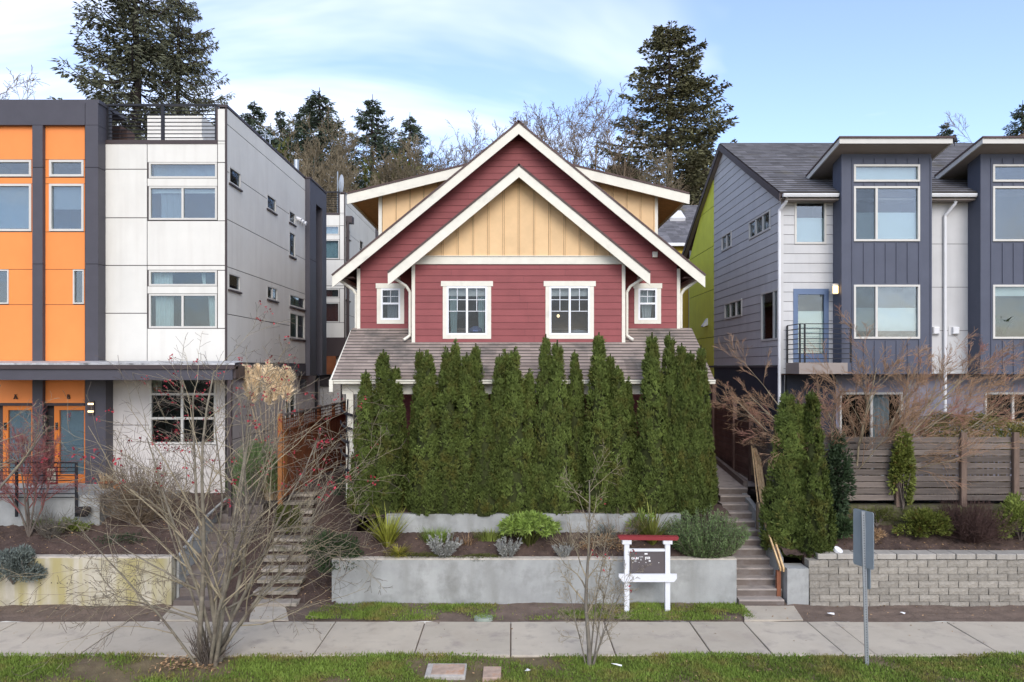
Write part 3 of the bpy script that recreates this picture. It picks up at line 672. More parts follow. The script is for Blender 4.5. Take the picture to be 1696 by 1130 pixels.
# roofs
def gable_roof(zt, half, y0, y1, name='roof'):
    g = MB()
    for s in (-1, 1):
        xe = CX+s*half; ze = zt-SL*half
        a, b, c, d = (CX, y0, zt), (CX, y1, zt), (xe, y1, ze), (xe, y0, ze)
        q = (a, d, c, b) if s > 0 else (a, b, c, d)
        g.slab(*([tuple(q[0]), tuple(q[1]), tuple(q[2]), tuple(q[3])] if s > 0 else [d, a, b, c]), .05)
    r = ob(name, g, MATS['shingle_dark'], red)
    sf = MB()
    for s in (-1, 1):
        xe = CX+s*(half-.03); zz = zt-SL*(half-.03)
        P = [(CX, y0+.06, zt-.10), (xe, y0+.06, zz-.10), (xe, y1, zz-.10), (CX, y1, zt-.10)]
        sf.add(P, [(0, 1, 2, 3) if s < 0 else (3, 2, 1, 0)])
    ob('soffit', sf, MATS['soffit_brown'], r)
    return r
def rake(zt, half, y, h, parent, t=.045):
    for s in (-1, 1):
        xe = CX+s*half; ze = zt-SL*half
        poly = [(CX, zt-.055), (xe, ze-.055), (xe, ze-.055-h-.02), (CX, zt-.055-h)]
        ob('rake_board', MB().prism(FRONT(y), poly, -t, 0), MATS['cream_trim'], parent)
r1 = gable_roof(zA+.03, 5.11, YMR-.02, 32.4); rake(zA+.03, 5.085, YMR, .30, r1)
ob('ridge_cap', MB().prism(FRONT(YMR-.03), [(CX-.14, zA-.07), (CX, zA+.06), (CX+.14, zA-.07), (CX+.12, zA-.09), (CX, zA+.03), (CX-.12, zA-.09)], -12.6, 0), MATS['shingle_dark'], r1)
r2 = gable_roof(zB+.03, 3.47, YBR-.02, YR+.02); rake(zB+.03, 3.45, YBR, .30, r2)
# eave gutters seen end-on and their downspouts
def downspout(pts, r=.04, mat='cream_trim', parent=None, name='downspout'):
    return ob(name, MB().tube(pts, r, 8), MATS[mat], parent, smooth=False)
for s in (-1, 1):
    xe = CX+s*3.36; z = bumpz(xe)-.12
    ob('gutter', MB().b(xe-.07, xe+.07, YBR+.06, YR-.02, z-.06, z+.05), MATS['cream_trim'], r2)
    xc = (bl-.03 if s < 0 else br+.03)
    downspout([(xe, YB-.1, z-.05), (xe-s*.12, YB-.02, z-.13), (xc+s*.12, YB+.04, z-.27), (xc+s*.03, YB+.06, z-.42), (xc+s*.03, YB+.06, z0b+.18), (xc+s*.18, YB-.05, z0b+.06)], .038, 'cream_trim', r2)
    xe = CX+s*4.98; z = mainz(xe)-.12
    ob('gutter', MB().b(xe-.07, xe+.07, YMR+.06, 32, z-.06, z+.05), MATS['cream_trim'], r1)
    xc = ml-.04 if s < 0 else mr+.04
    downspout([(xe, YR-.1, z-.06), (xe-s*.1, YR-.04, z-.13), (xc+s*.08, YR+.04, z-.32), (xc, YR+.05, z-.45), (xc, YR+.05, z0r+.02)], .042, 'cream_trim', r1)
    ob('soffit_box', MB().b(min(xe+s*.02, xc), max(xe+s*.02, xc), YR-.3, YR, z-.03, z+.0), MATS['soffit_brown'], r1)
# shed dormers
YD = 21.4; YDR = 20.95
for s in (-1, 1):
    xt = CX+s*4.95; zt = fz(319, YDR); xi = CX+s*1.2; zi = zt+.245*3.75; FD = FRONT(YD); xw = CX+s*4.12
    sh = lambda x, xt=xt, zt=zt: zt+.245*abs(x-xt)
    d = ob('dormer', MB().prism(FD, [(xw, 8.0), (CX, 8.0), (CX, sh(CX)-.1), (xw, sh(xw)-.1)], -.05, -.004), MATS['seam_dark'], red)
    k = 0; x = xw-s*.10
    while abs(x-CX) > .6:
        a, b = x, x-s*.40; a, b = min(a, b)+.014, max(a, b)-.014
        ob('panel', MB().prism(FD, [(a, 8.2), (b, 8.2), (b, sh(b)-.12), (a, sh(a)-.12)], 0, .012), MATS['yellow_paint'], d)
        ob('batten', MB().prism(FD, [(b+.003, 8.2), (b+.025, 8.2), (b+.025, sh(b)-.12), (b+.003, sh(b)-.12)], .0, .04), MATS['yellow_paint'], d)
        x -= s*.41
    ob('corner_board', MB().box(FD, min(xw, xw-s*.1), max(xw, xw-s*.1), 7.6, sh(xw)-.12, .0, .035), MATS['cream_trim'], d)
    ob('side_wall', MB().b(min(xw, xw-s*.04), max(xw, xw-s*.04), YD+.003, 31, 7.6, sh(xw)-.1), MATS['yellow_paint'], d)
    q = [(xt, YDR-.02, zt), (xi, YDR-.02, zi), (xi, 31, zi), (xt, 31, zt)]
    if s > 0: q = [q[1], q[0], q[3], q[2]]
    rf = ob('dormer_roof', MB().slab(*q, .05), MATS['shingle_dark'], red)
    ob('rake_board', MB().prism(FRONT(YDR), [(xt, zt-.055), (xi, zi-.055), (xi, zi-.335), (xt, zt-.335)], -.045, 0), MATS['cream_trim'], rf)
    ob('soffit', MB().add([(xt, YDR+.05, zt-.12), (xw, YDR+.05, sh(xw)-.12), (xw, 31, sh(xw)-.12), (xt, 31, zt-.12)], [(3, 2, 1, 0) if s < 0 else (0, 1, 2, 3)]), MATS['soffit_cedar'], rf)
    ob('fascia', MB().b(xt-.02, xt+.02, YDR+.05, 31, zt-.19, zt-.05), MATS['cream_trim'], rf)
# windows
def hung_muntins(u0, u1, v0, v1, cols, rws, b=.014):
    r = []
    for i in range(1, cols): u = u0+(u1-u0)*i/cols; r.append((u-b/2, u+b/2, v0, v1))
    for i in range(1, rws): v = v0+(v1-v0)*i/rws; r.append((u0, u1, v-b/2, v+b/2))
    return r
for k, o in enumerate(opB):
    m_ = (o[0]+o[1])/2; vm = o[2]+(o[3]-o[2])*.49; mu = []
    for a, b in ((o[0]+.05, m_-.03), (m_+.03, o[1]-.05)): mu += hung_muntins(a, b, vm, o[3]-.05, 2, 2)+[(a, b, vm-.007, vm+.007)]
    cu = [(o[0]+.05, o[0]+.30, MATS['curtain_aqua'], .35), (o[1]-.27, o[1]-.05, MATS['curtain_aqua'], .3)] if k == 0 else []
    w = window(red, FB, *o, MATS['white_vinyl'], .05, .03, mull=[m_], muntins=mu, casing=(MATS['cream_trim'], .105, .14, .05), curtains=cu, room_mat='room_dark' if k == 0 else 'room_warm', blind=(o[3]-.25, o[3]-.04, MATS['blind_white']), room=1.2, glass='glass_dim')
    if k == 1: ob('lamp', MB().lathe((o[0]+.27, YB+.5, o[2]+.50), [(.01, 0), (.04, .03), (.042, .06), (.02, .09), (.01, .095)], 10), MATS['lamp_white'], w)
    else: ob('sill_bundle', MB().lathe((o[1]-.32, YB+.2, o[2]+.05), [(.02, 0), (.2, .05), (.17, .14), (.05, .2)], 10), MATS['blue_thing'], w)
    if k == 1: ob('bed_pillow', MB().lathe((o[1]-.3, YB+.35, o[2]+.03), [(.05, 0), (.28, .04), (.25, .10), (.06, .13)], 12), MATS['curtain_grey'], w)
for k, o in enumerate(opR):
    vm = o[2]+(o[3]-o[2])*.52
    mu = hung_muntins(o[0]+.05, o[1]-.05, vm+.03, o[3]-.05, 2, 2)
    w = window(red, FR_, *o, MATS['white_vinyl'], .05, .03, trans=[vm], muntins=mu, casing=(MATS['cream_trim'], .11, .14, .03), room_mat='room_dark' if k == 0 else 'room_warm', room=.8, glass='glass_dim',
               curtains=[(o[0]+.15, o[1]-.1, MATS['curtain_grey'], .0)] if k == 0 else [(o[0]+.05, o[1]-.05, MATS['curtain_white'], .45)])
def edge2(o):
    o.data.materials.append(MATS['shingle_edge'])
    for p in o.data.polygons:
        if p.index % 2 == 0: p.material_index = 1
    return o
# porch roof with shingle courses
EYe, EZ = 17.92, 4.985; pl, pr_ = -4.44, 5.02; ps = (fz(544, YR)-EZ)/(YR-EYe)
porch = ob('porch_roof', MB().slab((pl, EYe, EZ-.01), (pr_, EYe, EZ-.01), (pr_, YR, fz(544, YR)-.01), (pl, YR, fz(544, YR)-.01), .1), MATS['soffit_brown'], red)
nco = 17; sl_ = (YR-EYe)/nco
for i in range(nco):
    ya = EYe-.02+i*sl_; yb = ya+sl_*1.25; za = EZ+(ya-EYe)*ps; zb_ = EZ+(yb-EYe)*ps
    j = [rnd.uniform(0, .006) for _ in range(24)]; c = MB(); xs_ = [pl+(pr_-pl)*t/23 for t in range(24)]
    if yb > YR: yb = YR; zb_ = EZ+(yb-EYe)*ps
    V = []
    for t, x in enumerate(xs_): V += [(x, ya+j[t]*2, za+.004), (x, ya+j[t]*2, za+.030+j[t]), (x, yb, zb_+.008)]
    c.add(V, [f for t in range(23) for f in ((3*t, 3*t+3, 3*t+4, 3*t+1), (3*t+1, 3*t+4, 3*t+5, 3*t+2))])
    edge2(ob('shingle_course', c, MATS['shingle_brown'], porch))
ob('flashing', MB().box(FB, bl-.05, br+.05, z0b-.10, z0b-.005, .0, .03), MATS['soffit_taupe'], red)
ob('flashing', MB().box(FR_, ml, bl-.06, z0r-.06, z0r-.002, .0, .03).box(FR_, br+.06, mr, z0r-.06, z0r-.002, 0, .03), MATS['soffit_taupe'], red)
ob('gutter', MB().prism(Fr((0, 0, 0), (0, 1, 0), (0, 0, 1), (1, 0, 0)), [(EYe-.01, EZ-.0), (EYe-.12, EZ-.0), (EYe-.12, EZ-.03), (EYe-.10, EZ-.05), (EYe-.09, EZ-.10), (EYe-.01, EZ-.11)], pl+.06, pr_), MATS['cream_trim'], porch)
ob('rake_board', MB().prism(SIDE(pl, -1), [(EYe-.1, EZ-.03), (YR, fz(544, YR)-.05), (YR, fz(544, YR)-.2), (EYe-.1, EZ-.26)], 0, .04), MATS['cream_trim'], porch)
ob('end_board', MB().box(FRONT(EYe-.12), pl-.04, pl+.05, EZ-.30, EZ+.0, -.03, .0), MATS['cream_trim'], porch)
ob('porch_beam', MB().b(pl+.2, pr_-.2, 18.15, 18.30, 4.62, 4.86), MATS['cream_trim'], red)
for x in (-4.05, -1.4, 1.7, 4.6): ob('porch_column', MB().b(x-.09, x+.09, 18.14, 18.32, 1.9, 4.62), MATS['cream_trim'], red)
ob('porch_wall', MB().b(ml, mr, YR+.0, YR+.1, 1.9, z0r-.03), MATS['red_paint'], red)
ob('vent_hood', MB().box(FR_, fx(1080, YR), fx(1088, YR), fz(427, YR), fz(418, YR), .02, .1), MATS['cream_trim'], red)
# iron scrollwork leaning on the porch column
m = MB(); xo = -4.1
m.tube([(xo, 18.08, 2.6), (xo+.04, 18.06, 3.2), (xo-.02, 18.06, 3.8), (xo+.02, 18.07, 4.5)], .02, 6)
for z in (2.7, 3.05, 3.4, 3.75, 4.1):
    m.tube([(xo-.16, 18.06, z+.22), (xo-.13, 18.05, z+.12), (xo-.05, 18.05, z+.05), (xo+.12, 18.05, z), (xo+.26, 18.05, z-.04)], [.015, .03, .04, .035, .012], 6)
tag(ob('trellis', m, MATS['black_metal'], None, (xo, 18.08, 2.6)), 'black wavy iron trellis against the white porch post', 'trellis')

# ------------------------------------------------------------------ the orange and white townhouses
YL, XS, YF, YO = 19.4, -7.63, 19.03, 19.16
def townhouse(dY, dz, label, full=True):
    """front building when full, else the same type one row further back"""
    T = thing('townhouse', (XS-3, YL+dY, 2.1+dz), label, 'building')
    FL = FRONT(YL+dY); G = lambda x0, x1, y0, y1, Y=YL: (fx(x0, Y), fx(x1, Y), fz(y1, Y)+dz, fz(y0, Y)+dz)
    q = lambda y, Y=YL: fz(y, Y)+dz
    ops = [G(247, 359.7, 269.4, 295.5), G(247, 359.7, 309, 364.5), G(247, 359.7, 448, 473.8), G(247, 359.7, 487, 543.6)]
    xl = fx(174.5, YL); xc = fx(372.6, YL)
    cm = MB()
    for p in cells(lambda v: xl, lambda v: XS, q(598), q(239), ops): cm.prism(FL, p, -.12, 0)
    cm.box(FL, fx(360.5, YL), XS, q(239), q(180), -.15, 0)
    ob('wall', cm, MATS['seam_dark'], T)
    rects = [(174.5, 243.6, 239, 280), (174.5, 243.6, 281.4, 360.4), (174.5, 243.6, 361.8, 439.2), (174.5, 243.6, 440.6, 518.4), (174.5, 243.6, 519.8, 598),
             (244.8, 360, 239, 268.8), (361.2, 372.6, 239, 268.8), (361.2, 372.6, 270.2, 365.4), (244.8, 360, 296.2, 308.3), (244.8, 372.6, 366.6, 439.2), (244.8, 372.6, 440.6, 447.2),
             (361.2, 372.6, 448.6, 543.4), (244.8, 360, 474.6, 486.2), (244.8, 372.6, 544.8, 598), (361.2, 372.6, 181, 233.4), (361.2, 372.6, 234.6, 238.4)]
    for r in rects: ob('panel', MB().box(FL, *G(*r), .001, .014), MATS['white_panel'], T)
    cur = MATS['curtain_grey']; cw = MATS['curtain_white']
    for i, o in enumerate(ops):
        m_ = [fx(302.6, YL)] if i % 2 else []
        cu = []
        L_ = o[1]-o[0]
        if not full: cu = [(o[0]+.05, o[1]-.05, MATS['curtain_aqua'] if i < 2 else MATS['room_red'], 0.)]
        elif i == 0: cu = [(o[0]+.05, o[1]-.05, cur, 0.)]
        elif i == 1: cu = [(o[0]+.25, o[0]+.85, cur, 0.)]
        elif i == 2: cu = [(o[0]+.05, o[0]+.55, cw, 0.), (o[1]-.5, o[1]-.12, cw, .3)]
        elif i == 3: cu = [(o[0]+.1, o[0]+.58, cw, 0.), (o[1]-.3, o[1]-.06, cw, .3)]
        bl_ = (o[3]-.16, o[3]-.06, MATS['blind_white']) if i == 1 and full else None
        window(T, FL, *o, MATS['vinyl_beige'], .05, .02, mull=m_, curtains=cu, blind=bl_, glass='glass_bright' if i < 2 else 'glass', room_mat='room_dark' if full else 'room_red')
    # side wall, facing the red house
    FS = SIDE(XS, 1); yb = YL+7.35+dY; y_ = lambda y: y+dY
    so_ = [(19.56, 20.4, 10.28, 10.75), (22.58, 23.45, 10.25, 10.72), (24.84, 25.54, 10.28, 10.7), (24.84, 25.54, 9.13, 9.98), (19.5, 20.35, 7.4, 7.86), (22.6, 23.6, 7.43, 7.86), (24.9, 26.68, 7.4, 7.83), (24.9, 26.68, 6.3, 7.2)]
    so_ = [(a+dY, b+dY, c+dz, d+dz) for a, b, c, d in so_]
    ztop = q(178)
    clad(T, FS, YL+dY+.02, yb, [5.43+dz, 6.73+dz, 8.0+dz, 9.27+dz, 10.55+dz, 11.82+dz, ztop], so_, MATS['white_panel'], 'panel', .014, lap=False, gap=.02, core=MATS['seam_dark'], core_t=.15)
    for i, o in enumerate(so_):
        window(T, FS, *o, MATS['vinyl_beige'], .05, .02, mull=[(o[0]+o[1])/2] if i in (5, 7) else [], glass='glass_dim', room_mat='room_green' if i == 3 else 'room_dark', room=.6)
        ob('window_sill', MB().box(FS, o[0]-.04, o[1]+.04, o[2]-.05, o[2]-.005, .0, .06), MATS['bronze_metal'], T)
    ob('corner_trim', MB().box(FS, YL+dY-.015, YL+dY+.018, 5.43+dz, ztop, -.03, .016), MATS['bronze_metal'], T)
    # parapet caps, roof deck, rails
    ob('parapet_cap', MB().b(XS-.2, XS+.03, YL+dY-.03, yb, ztop, ztop+.07), MATS['bronze_metal'], T)
    ob('deck_edge', MB().box(FL, xl, fx(360.4, YL), q(239), q(232.5), -.2, .03), MATS['bronze_metal'], T)
    ob('pier_trim', MB().box(FL, fx(358.4, YL), fx(361, YL), q(239), q(178), -.15, .018), MATS['bronze_metal'], T)
    ob('roof_deck', MB().b(xl-3, XS-.16, YL+dY+.1, yb+.2, 10.9+dz, 11.0+dz), MATS['charcoal_metal'], T)
    Yr = YL+dY+.06; rl = MB(); zb_, zt_ = q(232), q(173.5)
    xa, xb = fx(177, YL), fx(357.5, YL)
    rlg = ob('roof_railing', MB().box(FRONT(Yr), xa-.03, xa+.03, zb_, zt_, -.03, .03).box(FRONT(Yr), fx(268, YL)-.04, fx(268, YL)+.04, zb_, zt_, -.03, .03).box(FRONT(Yr), xb-.04, xb+.04, zb_, zt_, -.03, .03).box(FRONT(Yr), xa, xb, zt_-.02, zt_+.03, -.04, .04), MATS['black_metal'], T)
    for k in range(8):
        z = zb_+.08+k*(zt_-zb_-.16)/7.6; ob('rail', MB().bar((xa, Yr, z), (xb, Yr, z), .013, 6), MATS['black_metal'], rlg)
    # dark slab volume beyond the white wall
    xo = -7.44; y0, y1 = yb, yb+2.4; zt = fz(296, 26.75)+dz; zb = 4.98+dz
    D = MB()
    sl0, sl1 = y0+.85, y0+1.75
    for a, b, c, d in ((y0, sl0, zb, zt), (sl1, y1, zb, zt), (sl0, sl1, fz(341, 27.9)+dz, zt)): D.b(xo-1.2, xo, a, b, c, d)
    ob('dark_tower', D, MATS['charcoal_metal'], T)
    ob('recess_wall', MB().b(xo-1.0, xo-.55, sl0, sl1, zb, fz(341, 27.9)+dz), MATS['bronze_metal'], T)
    ob('parapet_cap', MB().b(xo-1.2, xo+.03, y0-.03, y1, zt, zt+.06), MATS['bronze_metal'], T)
    ob('tower_seam', MB().b(xo-.01, xo+.004, y0, sl0, fz(431, 27)+dz, fz(431, 27)+dz+.02), MATS['seam_dark'], T)
    downspout([(xo-.3, sl1-.25, fz(395, 28)+dz), (xo-.3, sl1-.25, zb)], .05, 'gutter_white', T)
    ob('back_wall', MB().b(-14, XS-.2, yb+2.3, yb+2.4, 2+dz, 11+dz).b(-14, -13.9, YL+dY+.3, yb+2.3, 2+dz, 11+dz), MATS['white_panel'], T)
    # ground floor side
    Fg = SIDE(XS-.1, 1); go = [(24.7+dY, 25.9+dY, 3.45+dz, 4.45+dz)]
    clad(T, Fg, YL+dY+.02, y1, [1.6+dz, 3.3+dz, 4.98+dz], go, MATS['warm_white_board'], 'panel', .014, lap=False, gap=.02, core=MATS['seam_dark'])
    window(T, Fg, *go[0], MATS['vinyl_beige'], .06, .03, mull=[25.25+dY], glass='glass_dim')
    ob('belt', MB().b(XS-.3, XS+.05, YL+dY+.05, y0, 4.98+dz, 5.40+dz), MATS['charcoal_metal'], T)
    if full:
        downspout([(XS+.12, 28.2, 5.0), (XS-.02, 28.4, 4.75), (XS-.02, 28.4, 2.6)], .06, 'black_metal', T)
        ob('wall_lantern', MB().box(Fg, 26.4, 26.62, 4.55, 4.85, .0, .2), MATS['black_metal'], T)
    m = MB()
    for k in range(3): m.bar((XS, yb-1.0+k*.32, 10.58+dz), (XS+.16, yb-1.0+k*.32, 10.52+dz), .07, 8)
    ob('vent_hood', m, MATS['gutter_white'], T)
    return T, FL, G, q, xl
TW, FL, G, q, xl = townhouse(0, 0, 'boxy white-panelled townhouse with charcoal-framed orange bays')
# orange bays with charcoal fins
FF, FO = FRONT(YF), FRONT(YO)
xfl = fx(-70, YF)
fin = lambda a, b, y0, y1, yb=YO+.02: MB().b(fx(a, YF), fx(b, YF), YF, yb, fz(y1, YF), fz(y0, YF))
for a, b, y0, y1 in ((-70, 140.6, 171, 207), (141.4, 162.4, 171, 207)): ob('fascia_panel', fin(a, b, y0, y1, YL+.3), MATS['charcoal_metal'], TW)
ob('parapet_cap', fin(-70, 164, 165, 171, YL+1), MATS['charcoal_metal'], TW)
for ya, yb_ in ((207.6, 277), (277.8, 437), (437.8, 600)):
    ob('fin', fin(53.5, 70.5, ya, yb_), MATS['charcoal_metal'], TW); ob('fin', fin(141, 162.4, ya, yb_, YL+.3), MATS['charcoal_metal'], TW); ob('fin', fin(-60, -38, ya, yb_), MATS['charcoal_metal'], TW)
ob('fin', fin(53.5, 70.5, 600, 806), MATS['charcoal_metal'], TW); ob('fin', fin(141, 175, 600, 806, YL+.05), MATS['charcoal_metal'], TW)
Gx = lambda x0, x1, y0, y1: G(x0, x1, y0, y1, YO)
for bay, (xa, xb, wl, wr, na, nb) in enumerate(((-37, 53.9, -28, 53, -12, 15.4), (71, 140.8, 82.4, 139.6, 121.8, 140))):
    ow = [Gx(wl, wr, 265.5, 293), Gx(wl, wr, 305, 383.4), Gx(na, nb, 447, 503.6)]
    rr = [fz(y, YO) for y in (598, 504.4, 446, 384, 304.3, 294, 264.4, 207)]
    clad(TW, FO, fx(xa, YO), fx(xb, YO), rr, ow, MATS['orange_panel'], 'panel', .012, lap=False, gap=.014, core=MATS['seam_dark'])
    for i, o in enumerate(ow):
        window(TW, FO, *o, MATS['vinyl_beige'], .06 if i < 2 else .035, .035, glass='glass_bright', blind=((o[2]+.6 if bay else o[2]+.1), o[3]-.06, MATS['curtain_grey']) if i == 1 else None)
    # ground floor under the canopy
    ob('panel', MB().box(FO, fx(xa, YO), fx(xb, YO), fz(667.5, YO), fz(629, YO), -.02, .012), MATS['orange_panel'], TW)
    ob('door_header', MB().box(FO, fx(xa, YO), fx(xb, YO), fz(672, YO), fz(667.8, YO), -.02, .03), MATS['bronze_metal'], TW)
    ob('wall', MB().box(FO, fx(xa, YO), fx(xb, YO), 2.1, fz(629, YO)+.3, -.3, -.2), MATS['seam_dark'], TW)
    da, db = (89, 141) if bay else (4, 53.5)
    D = ob('door', MB().box(FO, fx(da, YO), fx(da+8.5, YO), fz(801, YO), fz(672.3, YO), -.10, -.02).box(FO, fx(db-2.5, YO), fx(db, YO), fz(801, YO), fz(672.3, YO), -.10, -.02).box(FO, fx(da+8.5, YO), fx(db-2.5, YO), fz(801, YO), fz(786, YO), -.1, -.02).box(FO, fx(da+8.5, YO), fx(db-2.5, YO), fz(679.5, YO), fz(672.3, YO), -.1, -.02), MATS['orange_door'], TW)
    ob('pane', MB().box(FO, fx(da+8.5, YO), fx(db-2.5, YO), fz(786, YO), fz(679.5, YO), -.07, -.06), MATS['glass_bright'], D)
    ob('privacy_film', MB().box(FO, fx(da+8.5, YO), fx(db-2.5, YO), fz(786, YO), fz(679.5, YO), -.09, -.08), MATS['curtain_grey'], D)
    ob('handle', MB().box(FO, fx(da+4, YO), fx(da+6.5, YO), fz(712, YO), fz(700, YO), -.02, .04), MATS['black_metal'], D)
def text3(name, body, F, u, v, size, mat, parent, depth=.006, bold=False):
    cu = bpy.data.curves.new(name, 'FONT'); cu.body = body; cu.size = size; cu.extrude = depth; cu.align_x = 'CENTER'; cu.resolution_u = 2; cu.offset = .004 if bold else 0
    t = bpy.data.objects.new(name, cu); COL.objects.link(t); bpy.context.view_layer.update()
    me = bpy.data.meshes.new_from_object(t.evaluated_get(bpy.context.evaluated_depsgraph_get())); bpy.data.objects.remove(t)
    R = Matrix((F.u, F.v, F.w)).transposed().to_4x4(); R.translation = F.p(u, v, depth)-worg(parent); me.transform(R)
    return link(name, me, MATS[mat], parent)
for ch, px in (('A', 27), ('B', 114.7)):
    o = text3('letter', ch, FO, fx(px, YO), fz(661, YO), .155, 'letter_black', TW, .012, True); o.data.transform(Matrix.Translation((0, -.014, 0)))
    sf = MB()
    for dz_ in (.0, .108): sf.box(FO, fx(px-2.4, YO), fx(px+(2.4 if ch == 'A' else .6), YO), fz(661, YO)+dz_, fz(661, YO)+dz_+.014, .013, .03)
    ob('letter_serif', sf, MATS['letter_black'], o)
m = MB()
lt = ob('door_lamp', MB().box(FF, fx(147, YF), fx(157, YF), fz(688, YF), fz(664, YF), -.02, .04), MATS['bronze_metal'], TW)
for y in (669, 681.5): ob('lamp_slot', MB().box(FF, fx(147.6, YF), fx(156.4, YF), fz(y+1.4, YF), fz(y-1.4, YF), .035, .06), MATS['lamp_white'], lt)
# white ground floor: panels, big window, clapboards
og = [G(248, 358.5, 626, 736)]
clad(TW, FL, xl, fx(373, YL), [fz(760, YL), fz(703.6, YL), fz(600, YL)], og, MATS['warm_white_board'], 'panel', .014, lap=False, gap=.018, core=MATS['seam_dark'])
clad(TW, FL, xl, fx(373, YL), [fz(y, YL) for y in (840, 826, 806, 783.6, 760)], [], MATS['warm_white_board'], 'siding_board', .018, core=MATS['seam_dark'])
w = window(TW, FL, *og[0], MATS['vinyl_beige'], .06, .03, mull=[fx(302, YL)], trans=[fz(653, YL), fz(693, YL)], glass='glass_dim')
ob('poster', MB().box(FL, fx(250, YL), fx(266.5, YL), fz(650, YL), fz(629, YL), -.05, -.045), MATS['poster'], w)
text3('poster_text', 'GE', FRONT(YL+.03), fx(260, YL), fz(648, YL), .16, 'orange_door', w, .004)
m = MB()
for k in range(14): m.lathe((fx(262+k*6.5+rnd.uniform(-3, 3), YL+.35), YL+.35, fz(rnd.uniform(663, 690), YL)), [(.01, 0), (.06, .03), (.07, .07), (.02, .12)], 7)
ob('window_wreath', m, MATS['berry'], w)
# canopy
YC = 17.9; xce = fx(389, YC)
cn = ob('entry_canopy', MB().b(fx(-70, YC), xce, YC+.05, YL-.02, fz(627, YC), fz(606, YC)), MATS['bronze_metal'], TW)
ob('canopy_beam', MB().b(fx(-70, YC), fx(200.5, YC), YC, YC+.12, fz(629.5, YC), fz(612, YC)).b(fx(201, YC), xce-.06, YC, YC+.12, fz(629.5, YC), fz(612, YC)), MATS['charcoal_metal'], cn)
ob('canopy_edge', MB().b(fx(-70, YC), xce, YC-.05, YC+.2, fz(611.5, YC), fz(604.6, YC)), MATS['bronze_metal'], cn)
ob('canopy_flashing', MB().add([(fx(-70, YC), YC-.06, fz(604.4, YC)), (xce+.02, YC-.06, fz(604.4, YC)), (xce-.2, YL-.3, fz(598, YL)), (fx(-70, YC), YL-.3, fz(598, YL)), (fx(-70, YC), YC-.06, fz(601.5, YC)), (xce+.02, YC-.06, fz(601.5, YC))], [(0, 1, 5, 4), (4, 5, 2, 3)]), MATS['flashing'], cn)
ob('canopy_post', MB().b(fx(377, YC), fx(382.5, YC), YC+.02, YC+.10, 1.6, fz(629.5, YC)), MATS['bronze_metal'], cn)
# porch slab and its railing
ob('porch_slab', MB().b(fx(-120, 17.4), fx(165, 17.4), 17.4, YO+.1, 1.3, fz(820, 17.4)).b(fx(165, 17.4), fx(240, 17.4), 17.9, YL, 1.3, 2.0), MATS['concrete'], TW)
rp_ = thing('porch_railing', (fx(60, 17.3), 17.3, 1.7), 'black horizontal-bar railing in front of the orange doors', 'railing')
for px in (27.5, 126.5, -70): ob('post', MB().b(fx(px, 17.3)-.025, fx(px, 17.3)+.025, 17.275, 17.325, fz(856, 17.3), fz(765, 17.3)), MATS['black_metal'], rp_)
for py in (766.5, 774.5, 781.5, 788, 796, 810, 817.5, 824): ob('rail', MB().bar((fx(-110, 17.3), 17.3, fz(py, 17.3)), (fx(126.5, 17.3), 17.3, fz(py, 17.3)), .012 if py > 767 else .02, 6), MATS['black_metal'], rp_)
# roof-top things
xh0, xh1 = fx(244, 22), fx(356, 22)
hb_ = ob('stair_hatch', MB().b(xh0, xh1-.4, 22, 24, 10.9, fz(192, 22)), MATS['white_panel'], TW)
for k in range(5): ob('siding_board', MB().bev(FRONT(22), xh0, xh1-.35, 11.0+k*.26, 11.0+k*.26+.25, .0, .02, .01), MATS['white_panel'], hb_)
pb = tag(ob('planter_box', MB().bev(FRONT(20.6), fx(180, 20.6), fx(200, 20.6), 11.0, fz(208, 20.6), -.5, .02, .02).b(fx(200, 20.6), fx(211, 20.6), 20.6, 21, 11.0, fz(214, 20.6)), MATS['fence_dark'], None, (fx(195, 20.6), 20.6, 11)), 'dark brown box standing on the roof deck behind the railing', 'planter')
ld = MB(); Yl = 23.2; x = XS-.25
for d in (0, .45): ld.tube([(x, Yl+d, 11.2), (x, Yl+d, 12.75), (x-.12, Yl+d, 12.9), (x-.35, Yl+d, 12.85), (x-.45, Yl+d, 12.3), (x-.45, Yl+d, 11.1)], .022, 6)
for k in range(5): ld.bar((x, Yl, 11.3+k*.3), (x, Yl+.45, 11.3+k*.3), .015, 6)
tag(ob('roof_ladder', ld, MATS['galvanised'], None, (x, Yl, 11)), 'small metal hooked ladder standing above the sloping parapet', 'ladder')
tag(ob('vent_pipe', MB().bar((XS-.2, 26.4, 11), (XS-.2, 26.4, fz(265, 26.4)), .09, 10), MATS['galvanised'], None, (XS-.2, 26.4, 11)), 'pale metal flue pipe by the dark tower on the white townhouse roof', 'pipe')
# the row behind
TB, *_ = townhouse(13.8, 1.0, 'second white townhouse standing behind, seen in the gap beside the red house', False)
wd = MB().b(fx(500, 33.1), fx(572, 33.1), 33.05, 33.15, fz(590, 33), fz(559, 33)); ob('canopy_beam', wd, MATS['bronze_metal'], TB)
ob('cedar_band', MB().b(-11, -8.0, 33.0, 33.06, fz(620, 33), fz(590, 33)), MATS['fence_red'], TB)
ob('wall', MB().b(-13, XS-.05, 33.3, 33.45, 2.5, 6.4), MATS['warm_white_board'], TB)
ob('doorway', MB().b(-9.6, -8.3, 33.2, 33.28, fz(640, 33), fz(621, 33)), MATS['seam_dark'], TB)
ob('scupper', MB().b(XS, XS+.3, 33.3, 33.75, fz(368, 33.2), fz(357, 33.2)), MATS['bronze_metal'], TB)
downspout([(XS+.1, 33.35, fz(366, 33.2)), (XS+.1, 33.35, 4)], .07, 'bronze_metal', TB)
dp = thing('satellite_dish', P3(565, 322, 33.3), 'small grey satellite dish on a mast above the far white townhouse', 'satellite dish')
